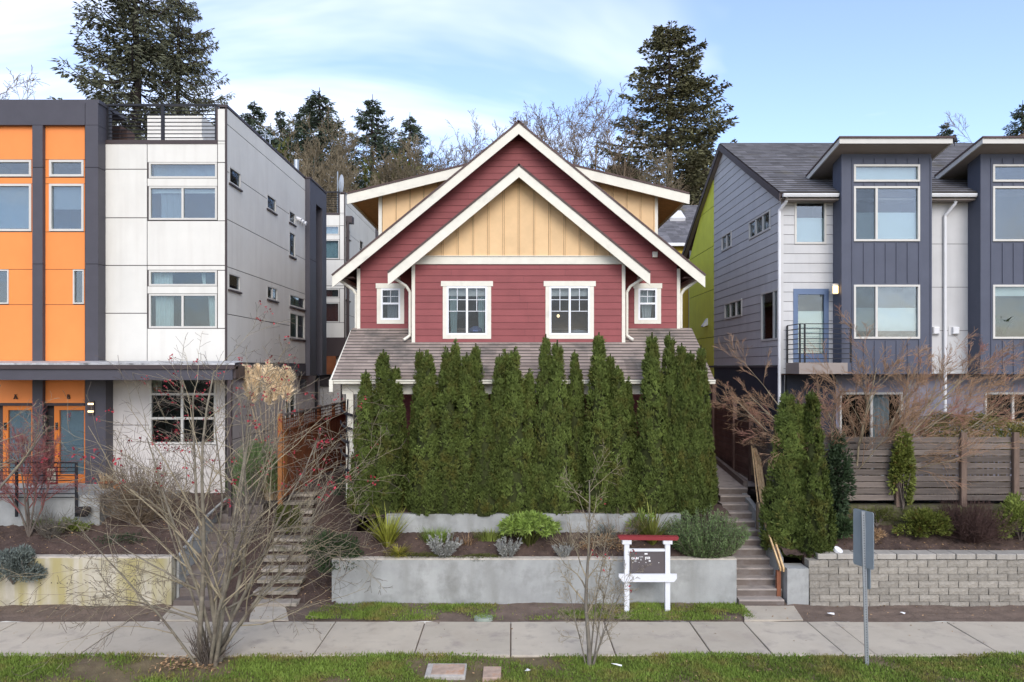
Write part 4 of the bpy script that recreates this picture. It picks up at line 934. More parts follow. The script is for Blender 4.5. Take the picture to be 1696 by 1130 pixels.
xd, yd, zd = P3(562, 305, 33.3)
ob('mast', MB().bar((xd-.1, yd+.1, zd-1.6), (xd-.1, yd+.1, zd+.6), .03, 6).bar((xd-.1, yd, zd-.6), (xd+.9, yd-.2, zd-.35), .02, 6), MATS['galvanised'], dp)
m = MB(); Fd = Fr((xd+.05, yd, zd+.0), Vector((.55, -.8, 0)).normalized(), (0, 0, 1), Vector((.8, .55, 0)).normalized())
P = [Fd.p(0, 0, -.06)]+[Fd.p(.32*r*math.cos(a*PI/8), .45*r*math.sin(a*PI/8), -.06+.1*r*r) for r in (.5, 1) for a in range(16)]
m.add(P, [(0, 1+i, 1+(i+1) % 16) for i in range(16)]+[(1+i, 17+i, 17+(i+1) % 16, 1+(i+1) % 16) for i in range(16)]); ob('reflector', m, MATS['dish'], dp)

# ------------------------------------------------------------------ the grey and navy townhouses
YG, YN, XG = 20.6, 20.0, 7.67
GR = thing('grey_townhouse', (11, 20.6, 2.1), 'grey-sided townhouse row with navy bays and shingled gable roof', 'building')
FG, FN, FGS = FRONT(YG), FRONT(YN), SIDE(XG, -1)
ze, zr, ye, yr, yq, xg = 10.18, 13.37, 20.2, 26.1, 32.0, 7.5
rz = lambda y: zr-(zr-ze)/(yr-ye)*abs(y-yr)
zbt = fz(619, YG)
# side wall of long boards
sops = [(25.2, 26.37, 9.48, 10.06), (21.42, 23.34, 9.38, 9.97), (24.05, 26.0, 6.99, 7.58), (20.78, 22.2, 6.08, 7.56)]
rows = rowsof(zbt+.25, 13.2, .273)
lo = lambda v: max(YG+.02, yr-(zr-.22-v)*(yr-ye)/(zr-ze)); hi = lambda v: min(27.4, yr+(zr-.22-v)*(yr-ye)/(zr-ze))
clad(GR, FGS, lo, hi, rows, sops, MATS['grey_siding'], 'siding_board', .016, core=MATS['seam_dark'], joint=3.2, rng=rnd, gap=.012)
lo2 = lambda v: 27.42; hi2 = lambda v: max(27.43, min(31.2, yr+(zr-.22-v)*(yr-ye)/(zr-ze)))
clad(GR, FGS, lo2, hi2, [4.9, 6.45, 8.25, 9.9, 11.4, 12.4], [], MATS['lime_panel'], 'panel', .016, lap=False, gap=.02, core=MATS['seam_dark'])
for i, o in enumerate(sops):
    n_ = [1, 2, 2, 1][i]; mu = [o[0]+(o[1]-o[0])*(k+1)/(n_+1) for k in range(n_)] if i else [(o[0]+o[1])/2]
    if i == 3: mu = [21.15]
    window(GR, FGS, *o, MATS['vinyl_beige'], .06, .035, mull=mu, glass='glass', room=.7, curtains=[(o[0]+.1, o[1]-.1, MATS['curtain_white'], 0.)] if i in (1, 2) else ())
ob('vent_hood', MB().prism(FRONT(28.2), [(XG-.02, 7.2), (XG-.22, 6.9), (XG-.2, 6.86), (XG-.02, 6.93)], -.3, 0), MATS['gutter_white'], GR)
ob('side_wall', MB().b(XG-.0, XG+.2, YG+.3, 31, 1.9, zbt+.22), MATS['charcoal_wall'], GR)
ob('belt', MB().b(XG-.03, XG+.1, YG, 31, zbt+.17, zbt+.24), MATS['charcoal_metal'], GR)
ob('side_door', MB().b(XG-.03, XG-.002, YX(1242, XG), YX(1228, XG), 2.1, fz(664, 23.9)), MATS['black_metal'], GR)
ob('back_wall', MB().b(XG, 18, 31.1, 31.2, 2, 10.3), MATS['grey_siding'], GR)
# front boards and openings
X1 = fx(1394, YN); X2 = fx(1542.3, YN); DX = fx(1624, YN)-X1
gops = [px_op(YG, 1315.6, 1368, 333.5, 404.5), (fx(1313.5, YG), fx(1372, YG), fz(600, YG), fz(478.6, YG))]
rows = [fz(600, YG)]+[r for r in rowsof(fz(593, YG), ze-.08, .272)]
clad(GR, FG, XG+.06, X1+.03, [zbt]+rowsof(zbt+.15, ze-.15, .272), gops, MATS['grey_siding'], 'siding_board', .016, core=MATS['seam_dark'], gap=.012)
ob('corner_board', MB().box(FG, XG-.016, XG+.06, zbt, ze-.1, -.05, .025), MATS['grey_siding'], GR)
window(GR, FG, *gops[0], MATS['vinyl_beige'], .055, .035, glass='glass_bright', blind=(gops[0][2]+.05, fz(360, YG), MATS['blind_white']), room_mat='room_dark')
o = gops[1]
D = ob('balcony_door', MB().box(FG, o[0], o[0]+.13, o[2], o[3], -.06, .03).box(FG, o[1]-.13, o[1], o[2], o[3], -.06, .03).box(FG, o[0]+.13, o[1]-.13, o[3]-.16, o[3], -.06, .03).box(FG, o[0]+.13, o[1]-.13, o[2], o[2]+.25, -.06, .02), MATS['door_blue'], GR)
ob('pane', MB().box(FG, o[0]+.13, o[1]-.13, o[2]+.25, o[3]-.16, -.02, -.012), MATS['glass'], D)
ob('blind', MB().box(FG, o[0]+.13, o[1]-.13, o[2]+.25, fz(515.5, YG), -.05, -.04), MATS['blind_white'], D)
ob('room_shell', MB().box(FG, o[0], o[1], o[2], o[3], -.5, -.48), MATS['room_dark'], D)
def bay(dx):
    a, b = X1+dx, X2+dx; zt = fz(255, YN); zb = fz(620, YN)
    o1 = [(fx(1413.4, YN)+dx, fx(1522.7, YN)+dx, fz(y1, YN), fz(y0, YN)) for y0, y1 in ((273, 301.5), (309, 400), (472, 561.3))]
    B = ob('bay', MB().b(a+.02, a+.12, YN+.02, YG, zb, zt+.2).b(b-.12, b-.02, YN+.02, YG, zb, zt+.2).b(a, b, YN+.1, YG, zb-.005, zb+.05), MATS['navy_panel'], GR)
    cm = MB()
    for p in cells(lambda v: a, lambda v: b, zb, zt, o1): cm.prism(FN, p, -.1, 0)
    ob('bay_wall', cm, MATS['navy_panel'], B)
    for px in (1394.6, 1412, 1430.8, 1448.9, 1467, 1485, 1503.4, 1522.5, 1541.5):
        u = fx(px, YN)+dx; zs = [zb]
        if px not in (1394.6, 1412, 1522.5, 1541.5):
            for y0, y1 in ((zb, o1[2][2]-.05), (o1[2][3]+.05, o1[1][2]-.05), (o1[1][3]+.03, o1[0][2]-.03), (o1[0][3]+.03, zt-.12)): ob('batten', MB().box(FN, u-.018, u+.018, y0, y1, .0, .022), MATS['navy_panel'], B)
        else: ob('batten', MB().box(FN, u-.022, u+.022, zb, zt-.12, .0, .022), MATS['navy_panel'], B)
    for i, o in enumerate(o1):
        second = dx > 0
        bl = None
        if not second: bl = ((o[2]+.05, o[3]-.06, MATS['blind_white']) if i == 0 else (o[2]+(.05 if i == 1 else .22), fz((351, 509.7)[i-1], YN), MATS['blind_white']))
        elif i == 2: bl = (o[3]-.3, o[3]-.06, MATS['blind_white'])
        w = window(B.parent, FN, *o, MATS['vinyl_beige'], .055, .04, mull=[fx(1451, YN)+dx] if i and not second else [], glass='glass_bright' if not (second and i == 2) else 'glass', blind=bl, room_mat='room_dark')
        if not second and i: ob('insect_screen', MB().box(FN, o[0]+.055, fx(1451, YN)-.04, o[2]+.055, o[3]-.055, .0, .004), MATS['glass_dim'], w)
        if second and i == 2:
            rs = np.random.RandomState(3); V, F_, t_ = blades(rs, 14, .5, .9, .16, .8, 1.2); me = bake('house_plant', [(V, F_, t_)]); me.transform(Matrix.Translation(Vector((o[0]+.5, YN+.35, o[2]+.15))-worg(w))); link('house_plant', me, MATS['leaf_dark'], w)
    # mono-pitch roof: high at the front
    xa, xb = a-.33, b+.23; yf, yk = 19.4, 21.6; zf_, zk_ = fz(226, yf), fz(226, yf)-.46
    R_ = ob('bay_roof', MB().slab((xa-.02, yf-.03, zf_), (xb+.04, yf-.03, zf_), (xb+.04, yk, zk_), (xa-.02, yk, zk_), .05), MATS['shingle_dark'], GR)
    ob('fascia', MB().box(FRONT(yf), xa, xb, zf_-.19, zf_-.05, -.04, 0), MATS['vinyl_beige'], R_)
    for x in (xa, xb-.04): ob('rake_board', MB().prism(Fr((x, 0, 0), (0, 1, 0), (0, 0, 1), (1, 0, 0)), [(yf+.042, zf_-.19), (yf+.042, zf_-.055), (yk, zk_-.055), (yk, zk_-.19)], 0, .04), MATS['vinyl_beige'], R_)
    ob('soffit', MB().add([(xa+.04, yf+.042, zf_-.18), (xb-.04, yf+.042, zf_-.18), (xb-.04, yk, zk_-.15), (xa+.04, yk, zk_-.15)], [(3, 2, 1, 0)]), MATS['soffit_taupe'], R_)
    return B
bay(0); bay(DX)
# wall between the bays
x3 = X1+DX
clad(GR, FG, X2-.03, x3+.03, [zbt]+[fz(y, YG) for y in (547.5, 475.5, 404, 333, 318)], [], MATS['grey_siding'], 'panel', .014, lap=False, gap=.014, core=MATS['seam_dark'])
downspout([(fx(1573, YG-.1), YG-.3, ze-.1), (fx(1573, YG), YG-.28, ze-.28), (fx(1562.5, YG), YG-.08, ze-.6), (fx(1562.5, YG), YG-.08, fz(683, YG))], .042, 'gutter_white', GR)
downspout([(fx(1303, 20.3), YG-.35, ze-.1), (fx(1302, 20.3), YG-.3, ze-.25), (fx(1293.5, 20.4), YG-.08, ze-.45), (fx(1293.5, 20.4), YG-.08, 4.2)], .045, 'gutter_white', GR)
for px in (1547.5, 1580): 
    vb = ob('vent_box', MB().bev(FG, fx(px-5, YG), fx(px+5.5, YG), fz(554, YG), fz(542, YG), .014, .12, .02), MATS['gutter_white'], GR)
    ob('vent_plate', MB().box(FG, fx(px-10, YG), fx(px+7, YG), fz(556, YG), fz(541, YG), .014, .03), MATS['grey_siding'], vb)
# gable roof in shingle courses
rf = ob('roof', MB().slab((xg, ye, ze-.02), (18, ye, ze-.02), (18, yr, zr-.02), (xg, yr, zr-.02), .12).slab((18, yq, ze-.02), (xg, yq, ze-.02), (xg, yr, zr-.02), (18, yr, zr-.02), .12), MATS['shingle_dark'], GR)
nc = 30
for i in range(nc):
    ya = ye-.03+i*(yr-ye+.03)/nc; yb_ = min(yr, ya+(yr-ye)/nc*1.25); c = MB(); V = []; xs_ = [xg-.02+(18-xg)*t/40 for t in range(41)]
    for x in xs_:
        j = rnd.uniform(0, .008); V += [(x, ya, rz(ya)-.01), (x, ya+j, rz(ya)+.022+j), (x, yb_, rz(yb_)+.004)]
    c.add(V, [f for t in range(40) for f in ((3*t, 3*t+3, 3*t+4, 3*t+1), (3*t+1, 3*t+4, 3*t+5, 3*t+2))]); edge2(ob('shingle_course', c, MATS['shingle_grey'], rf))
for s, y in ((1, ye), (-1, yq)):
    ob('rake_board', MB().prism(Fr((xg-.03, 0, 0), (0, 1, 0), (0, 0, 1), (1, 0, 0)), [(y, ze-.03), (yr, zr-.03), (yr, zr-.26), (y, ze-.26)], 0, .035), MATS['bronze_metal'], rf)
    ob('soffit', MB().add([(xg, y, ze-.2), (XG, y, ze-.2), (XG, yr, zr-.2), (xg, yr, zr-.2)], [(0, 1, 2, 3) if s < 0 else (3, 2, 1, 0)]), MATS['soffit_taupe'], rf)
gp = [(ye-.0, ze-.06), (ye-.11, ze-.06), (ye-.11, ze-.09), (ye-.08, ze-.15), (ye-.0, ze-.15)]
for a, b in ((xg+.05, X1-.02), (X2+.02, x3-.02)): ob('gutter', MB().prism(Fr((0, 0, 0), (0, 1, 0), (0, 0, 1), (1, 0, 0)), gp, a, b), MATS['gutter_white'], rf)
ob('soffit', MB().b(XG, x3, ye+.02, YG, ze-.22, ze-.17), MATS['soffit_taupe'], rf)
# balcony
yb0 = 19.64; xA, xB = 7.82, 9.2; zf_ = fz(601, yb0)
bc = ob('balcony', MB().b(xA-.03, X1-.01, yb0-.02, YG-.02, zbt-.0, zf_), MATS['soffit_taupe'], GR)
m = MB()
for x, y in ((xA, yb0), (xA+.13, yb0), (xB, yb0), (xA, YG-.06)): m.b(x-.02, x+.02, y-.02, y+.02, zf_, fz(537, yb0))
ob('balcony_post', m, MATS['black_metal'], bc)
for k in range(8):
    z = zf_+.1+k*.135
    ob('rail', MB().b(xA, xB, yb0-.012, yb0+.012, z, z+.022).b(xA-.012, xA+.012, yb0+.012, YG-.05, z, z+.022), MATS['black_metal'], bc)
lp = ob('wall_lamp', MB().b(X1-.16, X1-.0, YN+.2, YN+.34, fz(487, 20.2), fz(470, 20.2)), MATS['vinyl_beige'], GR)
ob('lamp_shade', MB().b(X1-.15, X1-.02, YN+.17, YN+.2, fz(486, 20.2), fz(474, 20.2)), MATS['lamp_warm'], lp)
# ground floor set back under the bays
YGG = 21.0; FGG = FRONT(YGG)
gg = [(fx(1390, YGG), fx(1494, YGG), 2.1, fz(650, YGG)), (fx(1630, YGG), fx(1740, YGG), fz(702, YGG), fz(650, YGG))]
clad(GR, FGG, XG+.3, fx(1383, YGG), [1.9, zbt+.05], [], MATS['charcoal_wall'], 'panel', .012, lap=False, core=MATS['seam_dark'])
clad(GR, FGG, fx(1384, YGG), 18, [1.9, zbt+.05], gg, MATS['blue_grey_wall'], 'panel', .012, lap=False, core=MATS['seam_dark'])
window(GR, FGG, *gg[0], MATS['vinyl_beige'], .06, .035, mull=[fx(1443, YGG)], glass='glass_dim', name='sliding_door', curtains=[(fx(1447, YGG), fx(1478, YGG), MATS['curtain_white'], 0.)])
window(GR, FGG, *gg[1], MATS['vinyl_beige'], .06, .035, mull=[fx(1677, YGG)], glass='glass_dim')
ob('overhang_soffit', MB().b(XG, 18, YG-.01, YGG, zbt-.04, zbt-.0), MATS['soffit_brown'], GR)
br_ = MB(); x, y, z = P3(1581, 233, 21.0)
br_.lathe((x, y, z), [(.01, -.06), (.06, -.03), (.075, .02), (.06, .07), (.045, .1), (.05, .13), (.03, .17), (.005, .18)], 8).bar((x, y, z-.04), (x-.22, y, z-.07), .035, 5, .01).bar((x+.05, y, z+.14), (x+.10, y, z+.135), .012, 5, .002).bar((x, y, z-.06), (x, y, z-.16), .01, 4)
tag(ob('bird', br_, MATS['bird'], None, (x, y, z)), 'dark crow perched on the ridge between the two bay roofs', 'bird')
# slate-roofed house and ochre house far behind
SH = thing('slate_house', (11, 40, 3), 'far house with slate-grey roof and a skylight, behind the red house', 'house')
a, b = fx(1085, 40), fx(1160, 44)+6
rr = ob('roof', MB().slab((a, 40, fz(403, 40)), (b, 40, fz(403, 40)), (b, 46, fz(340, 46)), (a, 46, fz(340, 46)), .2), MATS['shingle_grey'], SH)
ob('gutter', MB().b(a, b, 39.85, 39.98, fz(408, 40), fz(403, 40)), MATS['gutter_white'], rr)
sk = ob('skylight', MB().slab((fx(1108, 43.6), 43.2, 14.2), (fx(1133, 43.6), 43.2, 14.2), (fx(1133, 43.6), 44.4, 14.89), (fx(1108, 43.6), 44.4, 14.89), .25), MATS['gutter_white'], rr)
ob('wall', MB().b(a+.5, b-.5, 40.4, 46, 3, fz(406, 40.4)), MATS['ochre_panel'], SH)
OC = thing('ochre_house', (8.2, 33, 3), 'mustard-yellow house wall seen in the slot behind the lime panel', 'house')
ob('wall', MB().b(fx(1120, 33), fx(1140.5, 33), 33, 38, 2.5, fz(416, 33)), MATS['ochre_panel'], OC)
ob('corner_board', MB().b(fx(1140.8, 33), fx(1142.6, 33), 32.95, 33.1, 2.5, fz(414, 33)), MATS['gutter_white'], OC)
# ------------------------------------------------------------------ fences
def board_shape(name, L, h, t, e=.006):
    """rough-sawn board along x, its ends and edges slightly out of true"""
    m = MB(); n = 5; V = []
    for i in range(n+1):
        x = L*i/n; a, b = rnd.uniform(-e, e), rnd.uniform(-e, e); V += [(x, 0, a), (x, t, a), (x, t, h+b), (x, 0, h+b)]
    m.add(V, [(4*i+k, 4*i+4+k, 4*i+4+(k+1) % 4, 4*i+(k+1) % 4) for i in range(n) for k in range(4)]+[(3, 2, 1, 0), (4*n, 4*n+1, 4*n+2, 4*n+3)])
    me = bpy.data.meshes.new(name); me.from_pydata(m.v, [], m.f); return me
YFn = 17.8
gf = thing('board_fence', (11, YFn, 2), 'weathered grey horizontal board fence with gaps between its boards', 'fence')
px_posts = [1300, 1385, 1489, 1597, 1684, 1775, 1860]
zb, zt = fz(829, YFn), fz(722, YFn)
sh = [board_shape('fence_board', 1., .134, .025) for _ in range(5)]
for i, (a, b) in enumerate(zip(px_posts[:-1], px_posts[1:])):
    xa, xb = fx(a, YFn), fx(b, YFn)
    for k in range(10):
        o = link('fence_board', sh[rnd.randrange(5)], MATS['fence_grey'], gf); L = xb-xa-.02
        o.location = (xa-11+.01, rnd.uniform(0, .01), zb-2+k*.1575+rnd.uniform(-.006, .006)); o.scale = (L, 1, 1); o.rotation_euler.y = rnd.uniform(-.004, .004)
for p in px_posts[1:]:
    x = fx(p, YFn-.1); m = MB().bev(FRONT(YFn-.02), x-.07, x+.07, zb-.15, zt+.09, -.0, .09, .012); ob('post', m, MATS['fence_post'], gf)
df = thing('dark_fence', (6.6, 21, 2.2), 'tall dark brown board fence stepping down along the walkway', 'fence')
Fd_ = SIDE(6.62, -1)
for (ya, yb_, zt_, n_) in ((23.6, 21.5, 4.15, 11), (21.45, 20.05, 3.77, 9), (20.0, 18.1, 3.70, 9)):
    lo_ = min(ya, yb_); L = abs(ya-yb_); zb_ = zt_-n_*.17
    for k in range(n_):
        m = MB().box(Fd_, lo_+.03, lo_+L-.03, zb_+k*.17+rnd.uniform(-.004, .004), zb_+k*.17+.155, -.02, .012); ob('fence_board', m, MATS['fence_dark'] if ya > 21 or k < 4 and ya > 20.5 else MATS['fence_grey'], df)
for y, zt_ in ((23.65, 4.7), (21.48, 4.3), (20.02, 3.95), (18.05, 3.9)): ob('post', MB().box(Fd_, y-.06, y+.06, 1.9, zt_, -.05, .07).box(Fd_, y-.08, y+.08, zt_, zt_+.04, -.07, .09), MATS['fence_dark'], df)
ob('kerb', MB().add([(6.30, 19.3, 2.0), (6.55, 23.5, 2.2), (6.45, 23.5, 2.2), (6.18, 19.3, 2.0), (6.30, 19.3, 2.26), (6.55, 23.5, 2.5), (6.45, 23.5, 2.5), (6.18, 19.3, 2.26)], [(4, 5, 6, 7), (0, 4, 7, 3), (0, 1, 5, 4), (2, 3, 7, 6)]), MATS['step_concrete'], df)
rfn = thing('wood_fence', (-5.6, 21, 2.2), 'red-brown wooden fence with lattice top beside the slab steps', 'fence')
Fl = SIDE(-5.6, 1)
y = 17.75
while y < 24.6:
    g = MB().box(Fl, y+.003, y+.137, 2.1, 3.72+rnd.uniform(-.01, .01), 0, .02); ob('fence_board', g, MATS['fence_orange'] if 17.7 < y < 18.0 else MATS['fence_red'], rfn); y += .14
m = MB()
for k in range(36):
    ya = 17.8+k*.19; m.box(Fl, ya, ya+.03, 3.76, 4.1, .004, .014)
for k in range(3): m.box(Fl, 17.75, 24.6, 3.80+k*.1, 3.825+k*.1, .014, .022)
ob('lattice', m, MATS['fence_red'], rfn)
ob('top_rail', MB().box(Fl, 17.7, 24.65, 4.1, 4.15, -.04, .07), MATS['fence_grey'], rfn); ob('mid_rail', MB().box(Fl, 17.7, 24.65, 3.72, 3.76, -.03, .05), MATS['fence_red'], rfn)
for y in (17.72, 19.5, 21.3, 23.0, 24.6): ob('post', MB().box(Fl, y-.05, y+.05, 1.9, 4.16, -.1, -.0), MATS['fence_orange'] if y < 18 else MATS['fence_red'], rfn)
ob('newel', MB().b(-4.02, -3.92, 18.0, 18.1, 1.9, fz(733, 18)).lathe((-3.97, 18.05, fz(733, 18)), [(.03, 0), (.07, .02), (.07, .05), (.02, .08)], 8), MATS['cream_trim'], red)

# ------------------------------------------------------------------ signs and lids
YS = 15.6; FSg = FRONT(YS)
sg = thing('sign_frame', (fx(1072, YS), YS, 0), 'white wooden sign frame with red top board, before the concrete wall', 'sign')
for a, b in ((1034.3, 1042.4), (1102, 1110)):
    xa, xb = fx(a, YS), fx(b, YS); zt_ = fz(894, YS)
    p_ = ob('post', MB().box(FSg, xa, xb, -.05, zt_, -.1, 0), MATS['sign_white'], sg)
    ob('corbel', MB().box(FSg, xa-.045, xb+.045, fz(901.5, YS), zt_-.002, -.115, .015), MATS['sign_white'], p_)
a, b = fx(1023.5, YS), fx(1124, YS)
ob('top_board', MB().prism(FSg, [(a, fz(889.5, YS)), (a+.05, fz(894, YS)), (b-.03, fz(895, YS)), (b, fz(890.5, YS)), (b-.01, fz(888.8, YS)), (a+.03, fz(887.8, YS))], -.12, .03), MATS['sign_red'], sg)
ob('cross_rail', MB().box(FSg, fx(1042.6, YS), fx(1101.8, YS), fz(914, YS), fz(910, YS), -.09, -.02), MATS['sign_white'], sg)
zc0, zc1 = fz(963, YS), fz(950, YS)
ob('cross_beam', MB().prism(FSg, [(a+.01, zc1), (a+.01, zc1-.06), (a+.10, zc0), (b-.11, zc0), (b-.05, zc1-.1), (b-.05, zc1)], .002, .05), MATS['sign_white'], sg)
brd = ob('board', MB().box(FSg, fx(1044, YS), fx(1102, YS), fz(950.5, YS), fz(914.2, YS), -.06, -.035), MATS['sign_board'], sg)
FT = FRONT(YS+.034)
text3('lettering', 'CASH', FT, fx(1052, YS), fz(927, YS), .062, 'paper', brd, .003, True); text3('lettering', '10', FT, fx(1052.5, YS), fz(931.5, YS), .05, 'paper', brd, .003)
text3('lettering', 'CAN', FT, fx(1062.5, YS), fz(924, YS), .035, 'paper', brd, .003); text3('lettering', 'A', FT, fx(1062, YS), fz(929, YS), .055, 'paper', brd, .003)
m = MB()
for x0, x1, y0, y1 in ((1068, 1073, 917, 919.3), (1069, 1077, 923.2, 924.3), (1069, 1070, 924.3, 928), (1076, 1077, 924.3, 927), (1071, 1075.5, 925.6, 926.6), (1075, 1078, 929, 931), (1069.5, 1071, 932, 933), (1091, 1092.2, 932.2, 933.4), (1058.5, 1059.5, 932, 932.8), (1048, 1049, 931.6, 933)):
    m.box(FSg, fx(x0, YS), fx(x1, YS), fz(y1, YS), fz(y0, YS), -.036, -.030)
ob('sticker', m, MATS['paper'], brd)
# street sign seen from behind, turned nearly edge-on
ss = thing('street_sign', (6.3, 12.85, 0), 'perforated steel post carrying two sign plates seen from behind', 'street sign')
xs_ = fx(1436, 12.85); Ys = 12.85
tl = fx(1430, Ys)-xs_
pm = MB(); zt_ = fz(847, Ys); lean = fx(1429, Ys)-xs_
P = [(xs_-.025, Ys-.02), (xs_+.025, Ys-.02), (xs_+.025, Ys+.02), (xs_-.025, Ys+.02)]
pm.add([(x, y, -.2) for x, y in P]+[(x+lean, y, zt_) for x, y in P], [(0, 1, 5, 4), (1, 2, 6, 5), (2, 3, 7, 6), (3, 0, 4, 7), (4, 5, 6, 7)])
pm.add([(xs_-.032, Ys-.024, -.2), (xs_-.012, Ys-.024, -.2), (xs_-.012+lean, Ys-.024, zt_), (xs_-.032+lean, Ys-.024, zt_), (xs_+.012, Ys-.024, -.2), (xs_+.032, Ys-.024, -.2), (xs_+.032+lean, Ys-.024, zt_), (xs_+.012+lean, Ys-.024, zt_)], [(0, 1, 2, 3), (4, 5, 6, 7)])
po = ob('post', pm, MATS['galvanised'], ss)
hm = MB(); z = .1
while z < zt_-.05: k = z/zt_; hm.box(FRONT(Ys-.0205), xs_+lean*k-.006, xs_+lean*k+.006, z, z+.013, 0, .002); z += .045
ob('punched_hole', hm, MATS['seam_dark'], po)
ud = Vector((.335, -.94, 0)).normalized(); wd_ = Vector((-.78, -.62, 0)).normalized()
def plate(cx, z0, z1, half, t, name):
    F = Fr((cx, Ys+.03, 0), ud, (0, 0, 1), ud.cross(Vector((0, 0, 1)))); r = .04; pts = []
    for (a, b, s) in ((half-r, z1-r, 0), (-half+r, z1-r, 1), (-half+r, z0+r, 2), (half-r, z0+r, 3)):
        for k in range(4): an = (s+k/3)*PI/2; pts.append((a+r*math.cos(an), b+r*math.sin(an)))
    ob(name, MB().prism(F, pts, -t, 0), MATS['sign_back'], ss)
plate(xs_+lean*.85+.01, fz(940, Ys), fz(846, Ys), .228, .012, 'sign_plate'); plate(xs_+lean*.6+.05, fz(976, Ys), fz(935, Ys), .085, .012, 'small_plate')
def lid(label, px0, px1, py0, py1, frame, inner, cat='utility cover'):
    Y0, Y1 = H0*FPX/(py1-VY), H0*FPX/(py0-VY); Ym = (Y0+Y1)/2; a, b = fx(px0, Ym), fx(px1, Ym)
    t = thing('meter_lid', ((a+b)/2, Ym, 0), label, cat)
    ob('rim', MB().bev(WORLD, a, b, Y0, Y1, -.1, .035, .008), MATS[frame], t)
    if inner: ob('cover', MB().bev(WORLD, a+.10, b-.03, Y0+.06, Y1-.05, .0, .043, .006), MATS[inner], t)
lid('rust-stained concrete meter lid set in the grass', 706, 772, 1102, 1123, 'lid_concrete', 'lid_rust'); lid('small cracked concrete lid in the grass beside the rusty one', 800, 830, 1107, 1126, 'lid_rust', None)
gl_ = thing('valve_lid', (fx(801, 15.2), 15.2, 0), 'pale green oval lid at the back edge of the pavement', 'utility cover')
m = MB(); e_ = [(fx(801, 15.2)+.20*math.cos(k*PI/10), 15.22+.14*math.sin(k*PI/10)) for k in range(20)]
ob('cover', m.prism(WORLD, e_, -.05, .055), MATS['lid_green'], gl_)

# ------------------------------------------------------------------ grass, litter, fallen leaves
def blade_field(name, n, area, hmin, hmax, mat, keep, seed):
    rs = np.random.RandomState(seed); x = area[0]+(area[1]-area[0])*rs.rand(n); y = area[2]+(area[3]-area[2])*rs.rand(n)
    nz = np.sin(x*2.1+1)*np.sin(y*2.7+x)+.6*np.sin(x*5.3+y*3)*np.sin(y*4.1-1)+.5*np.sin(x*.9-2)+.45*rs.normal(size=n)
    k = keep(x, y, nz); x, y, nz = x[k], y[k], nz[k]; n = len(x)
    C = np.stack([x, y, turfz(x, y)*1+ (0 if area[2] < 14 else .04)], 1); D = unit(np.stack([rs.normal(size=n)*.55, rs.normal(size=n)*.55, np.ones(n)], 1)); Wd = perp(D, rs)
    h = hmin+(hmax-hmin)*rs.rand(n)*(1+.5*np.clip(nz, -1, 1)); V, F = leaves(C, D, Wd, h, .011+.012*rs.rand(n))
    return tag(link(name, npmesh(name, V, [F], np.clip(.5+.18*nz+.25*(rs.rand(n)-.5), 0, 1)), MATS[mat]), kind='stuff')
blade_field('grass', 150000, (-10.5, 11, 11.3, 13.36), .03, .085, 'grass_blade', lambda x, y, z: (z > -.3-.6*(x > .5)+.55*np.exp(-((x+5.8)**2)/1.2)) & ((x+.92)**2/.5+(y-12.5)**2/.05 > 1) & ((x+.35)**2/.05+(y-12.45)**2/.05 > 1), 21)
blade_field('grass', 34000, (-4.3, 5.1, 15.1, 16.08), .03, .08, 'grass_blade', lambda x, y, z: (z > .12-.35*(x > .0)), 22)
rs = np.random.RandomState(31); n = 900
def scatter(name, n, xs, ys, zf, L, mat, seed):
    rs = np.random.RandomState(seed); x = xs[0]+(xs[1]-xs[0])*rs.rand(n); y = ys[0]+(ys[1]-ys[0])*rs.rand(n); D = unit(np.stack([rs.normal(size=n), rs.normal(size=n), .25*rs.normal(size=n)], 1)); Wd = unit(np.stack([-D[:, 1], D[:, 0], .3*rs.normal(size=n)], 1))
    V, F = leaves(np.stack([x, y, zf(x, y)], 1), D, Wd, L*(.5+rs.rand(n)), L*.6*(.5+rs.rand(n))); return V, F, rs.rand(n)
pts = [scatter('a', 500, (-10, 11), (11.4, 13.3), lambda x, y: turfz(x, y)+.04, .045, 0, 41), scatter('a', 420, (-12, 14), (15.1, 16.0), lambda x, y: .05+0*x, .045, 0, 42), scatter('a', 90, (-10, 11), (13.4, 15), lambda x, y: .016+0*x, .04, 0, 43),
       scatter('a', 500, (6.6, 14), (16.4, 17.6), lambda x, y: 1.13+.28*np.clip((y-16.4)/1.4, 0, 1), .06, 0, 44), scatter('a', 500, (-14, -7.5), (16.2, 17.6), lambda x, y: 1.03+.41*(y-16.2), .05, 0, 45), scatter('a', 350, (-3.8, 4.9), (16.3, 17), lambda x, y: 1.02+.5*(y-16.25), .05, 0, 46), scatter('a', 500, (-5.9, -4), (15.8, 19), lambda x, y: .04+.5*np.clip(y-15.95, 0, 9), .06, 0, 47),
       scatter('a', 260, (-6.3, -5.2), (12.6, 13.2), lambda x, y: .04+0*x, .07, 0, 48)]
tag(link('fallen_leaves', bake('fallen_leaves', pts), MATS['dead_leaf']), kind='stuff')
def scrap(px, py, z0, w, h, label, nm='paper_scrap', mat='paper'):
    Y = (H0-z0)*FPX/(py-VY); x = fx(px, Y); a = rnd.uniform(0, 3); c, s = math.cos(a), math.sin(a); m = MB()
    m.add([(x+c*u*w-s*v*h, Y+s*u*w+c*v*h, z0+(.02 if u*v > 0 else .004)) for u, v in ((-.5, -.5), (.5, -.5), (.5, .5), (-.5, .5))]+[(x, Y, z0+.03)], [(0, 1, 4), (1, 2, 4), (2, 3, 4), (3, 0, 4)])
    tag(ob(nm, m, MATS[mat], None, (x, Y, z0)), label, 'litter')
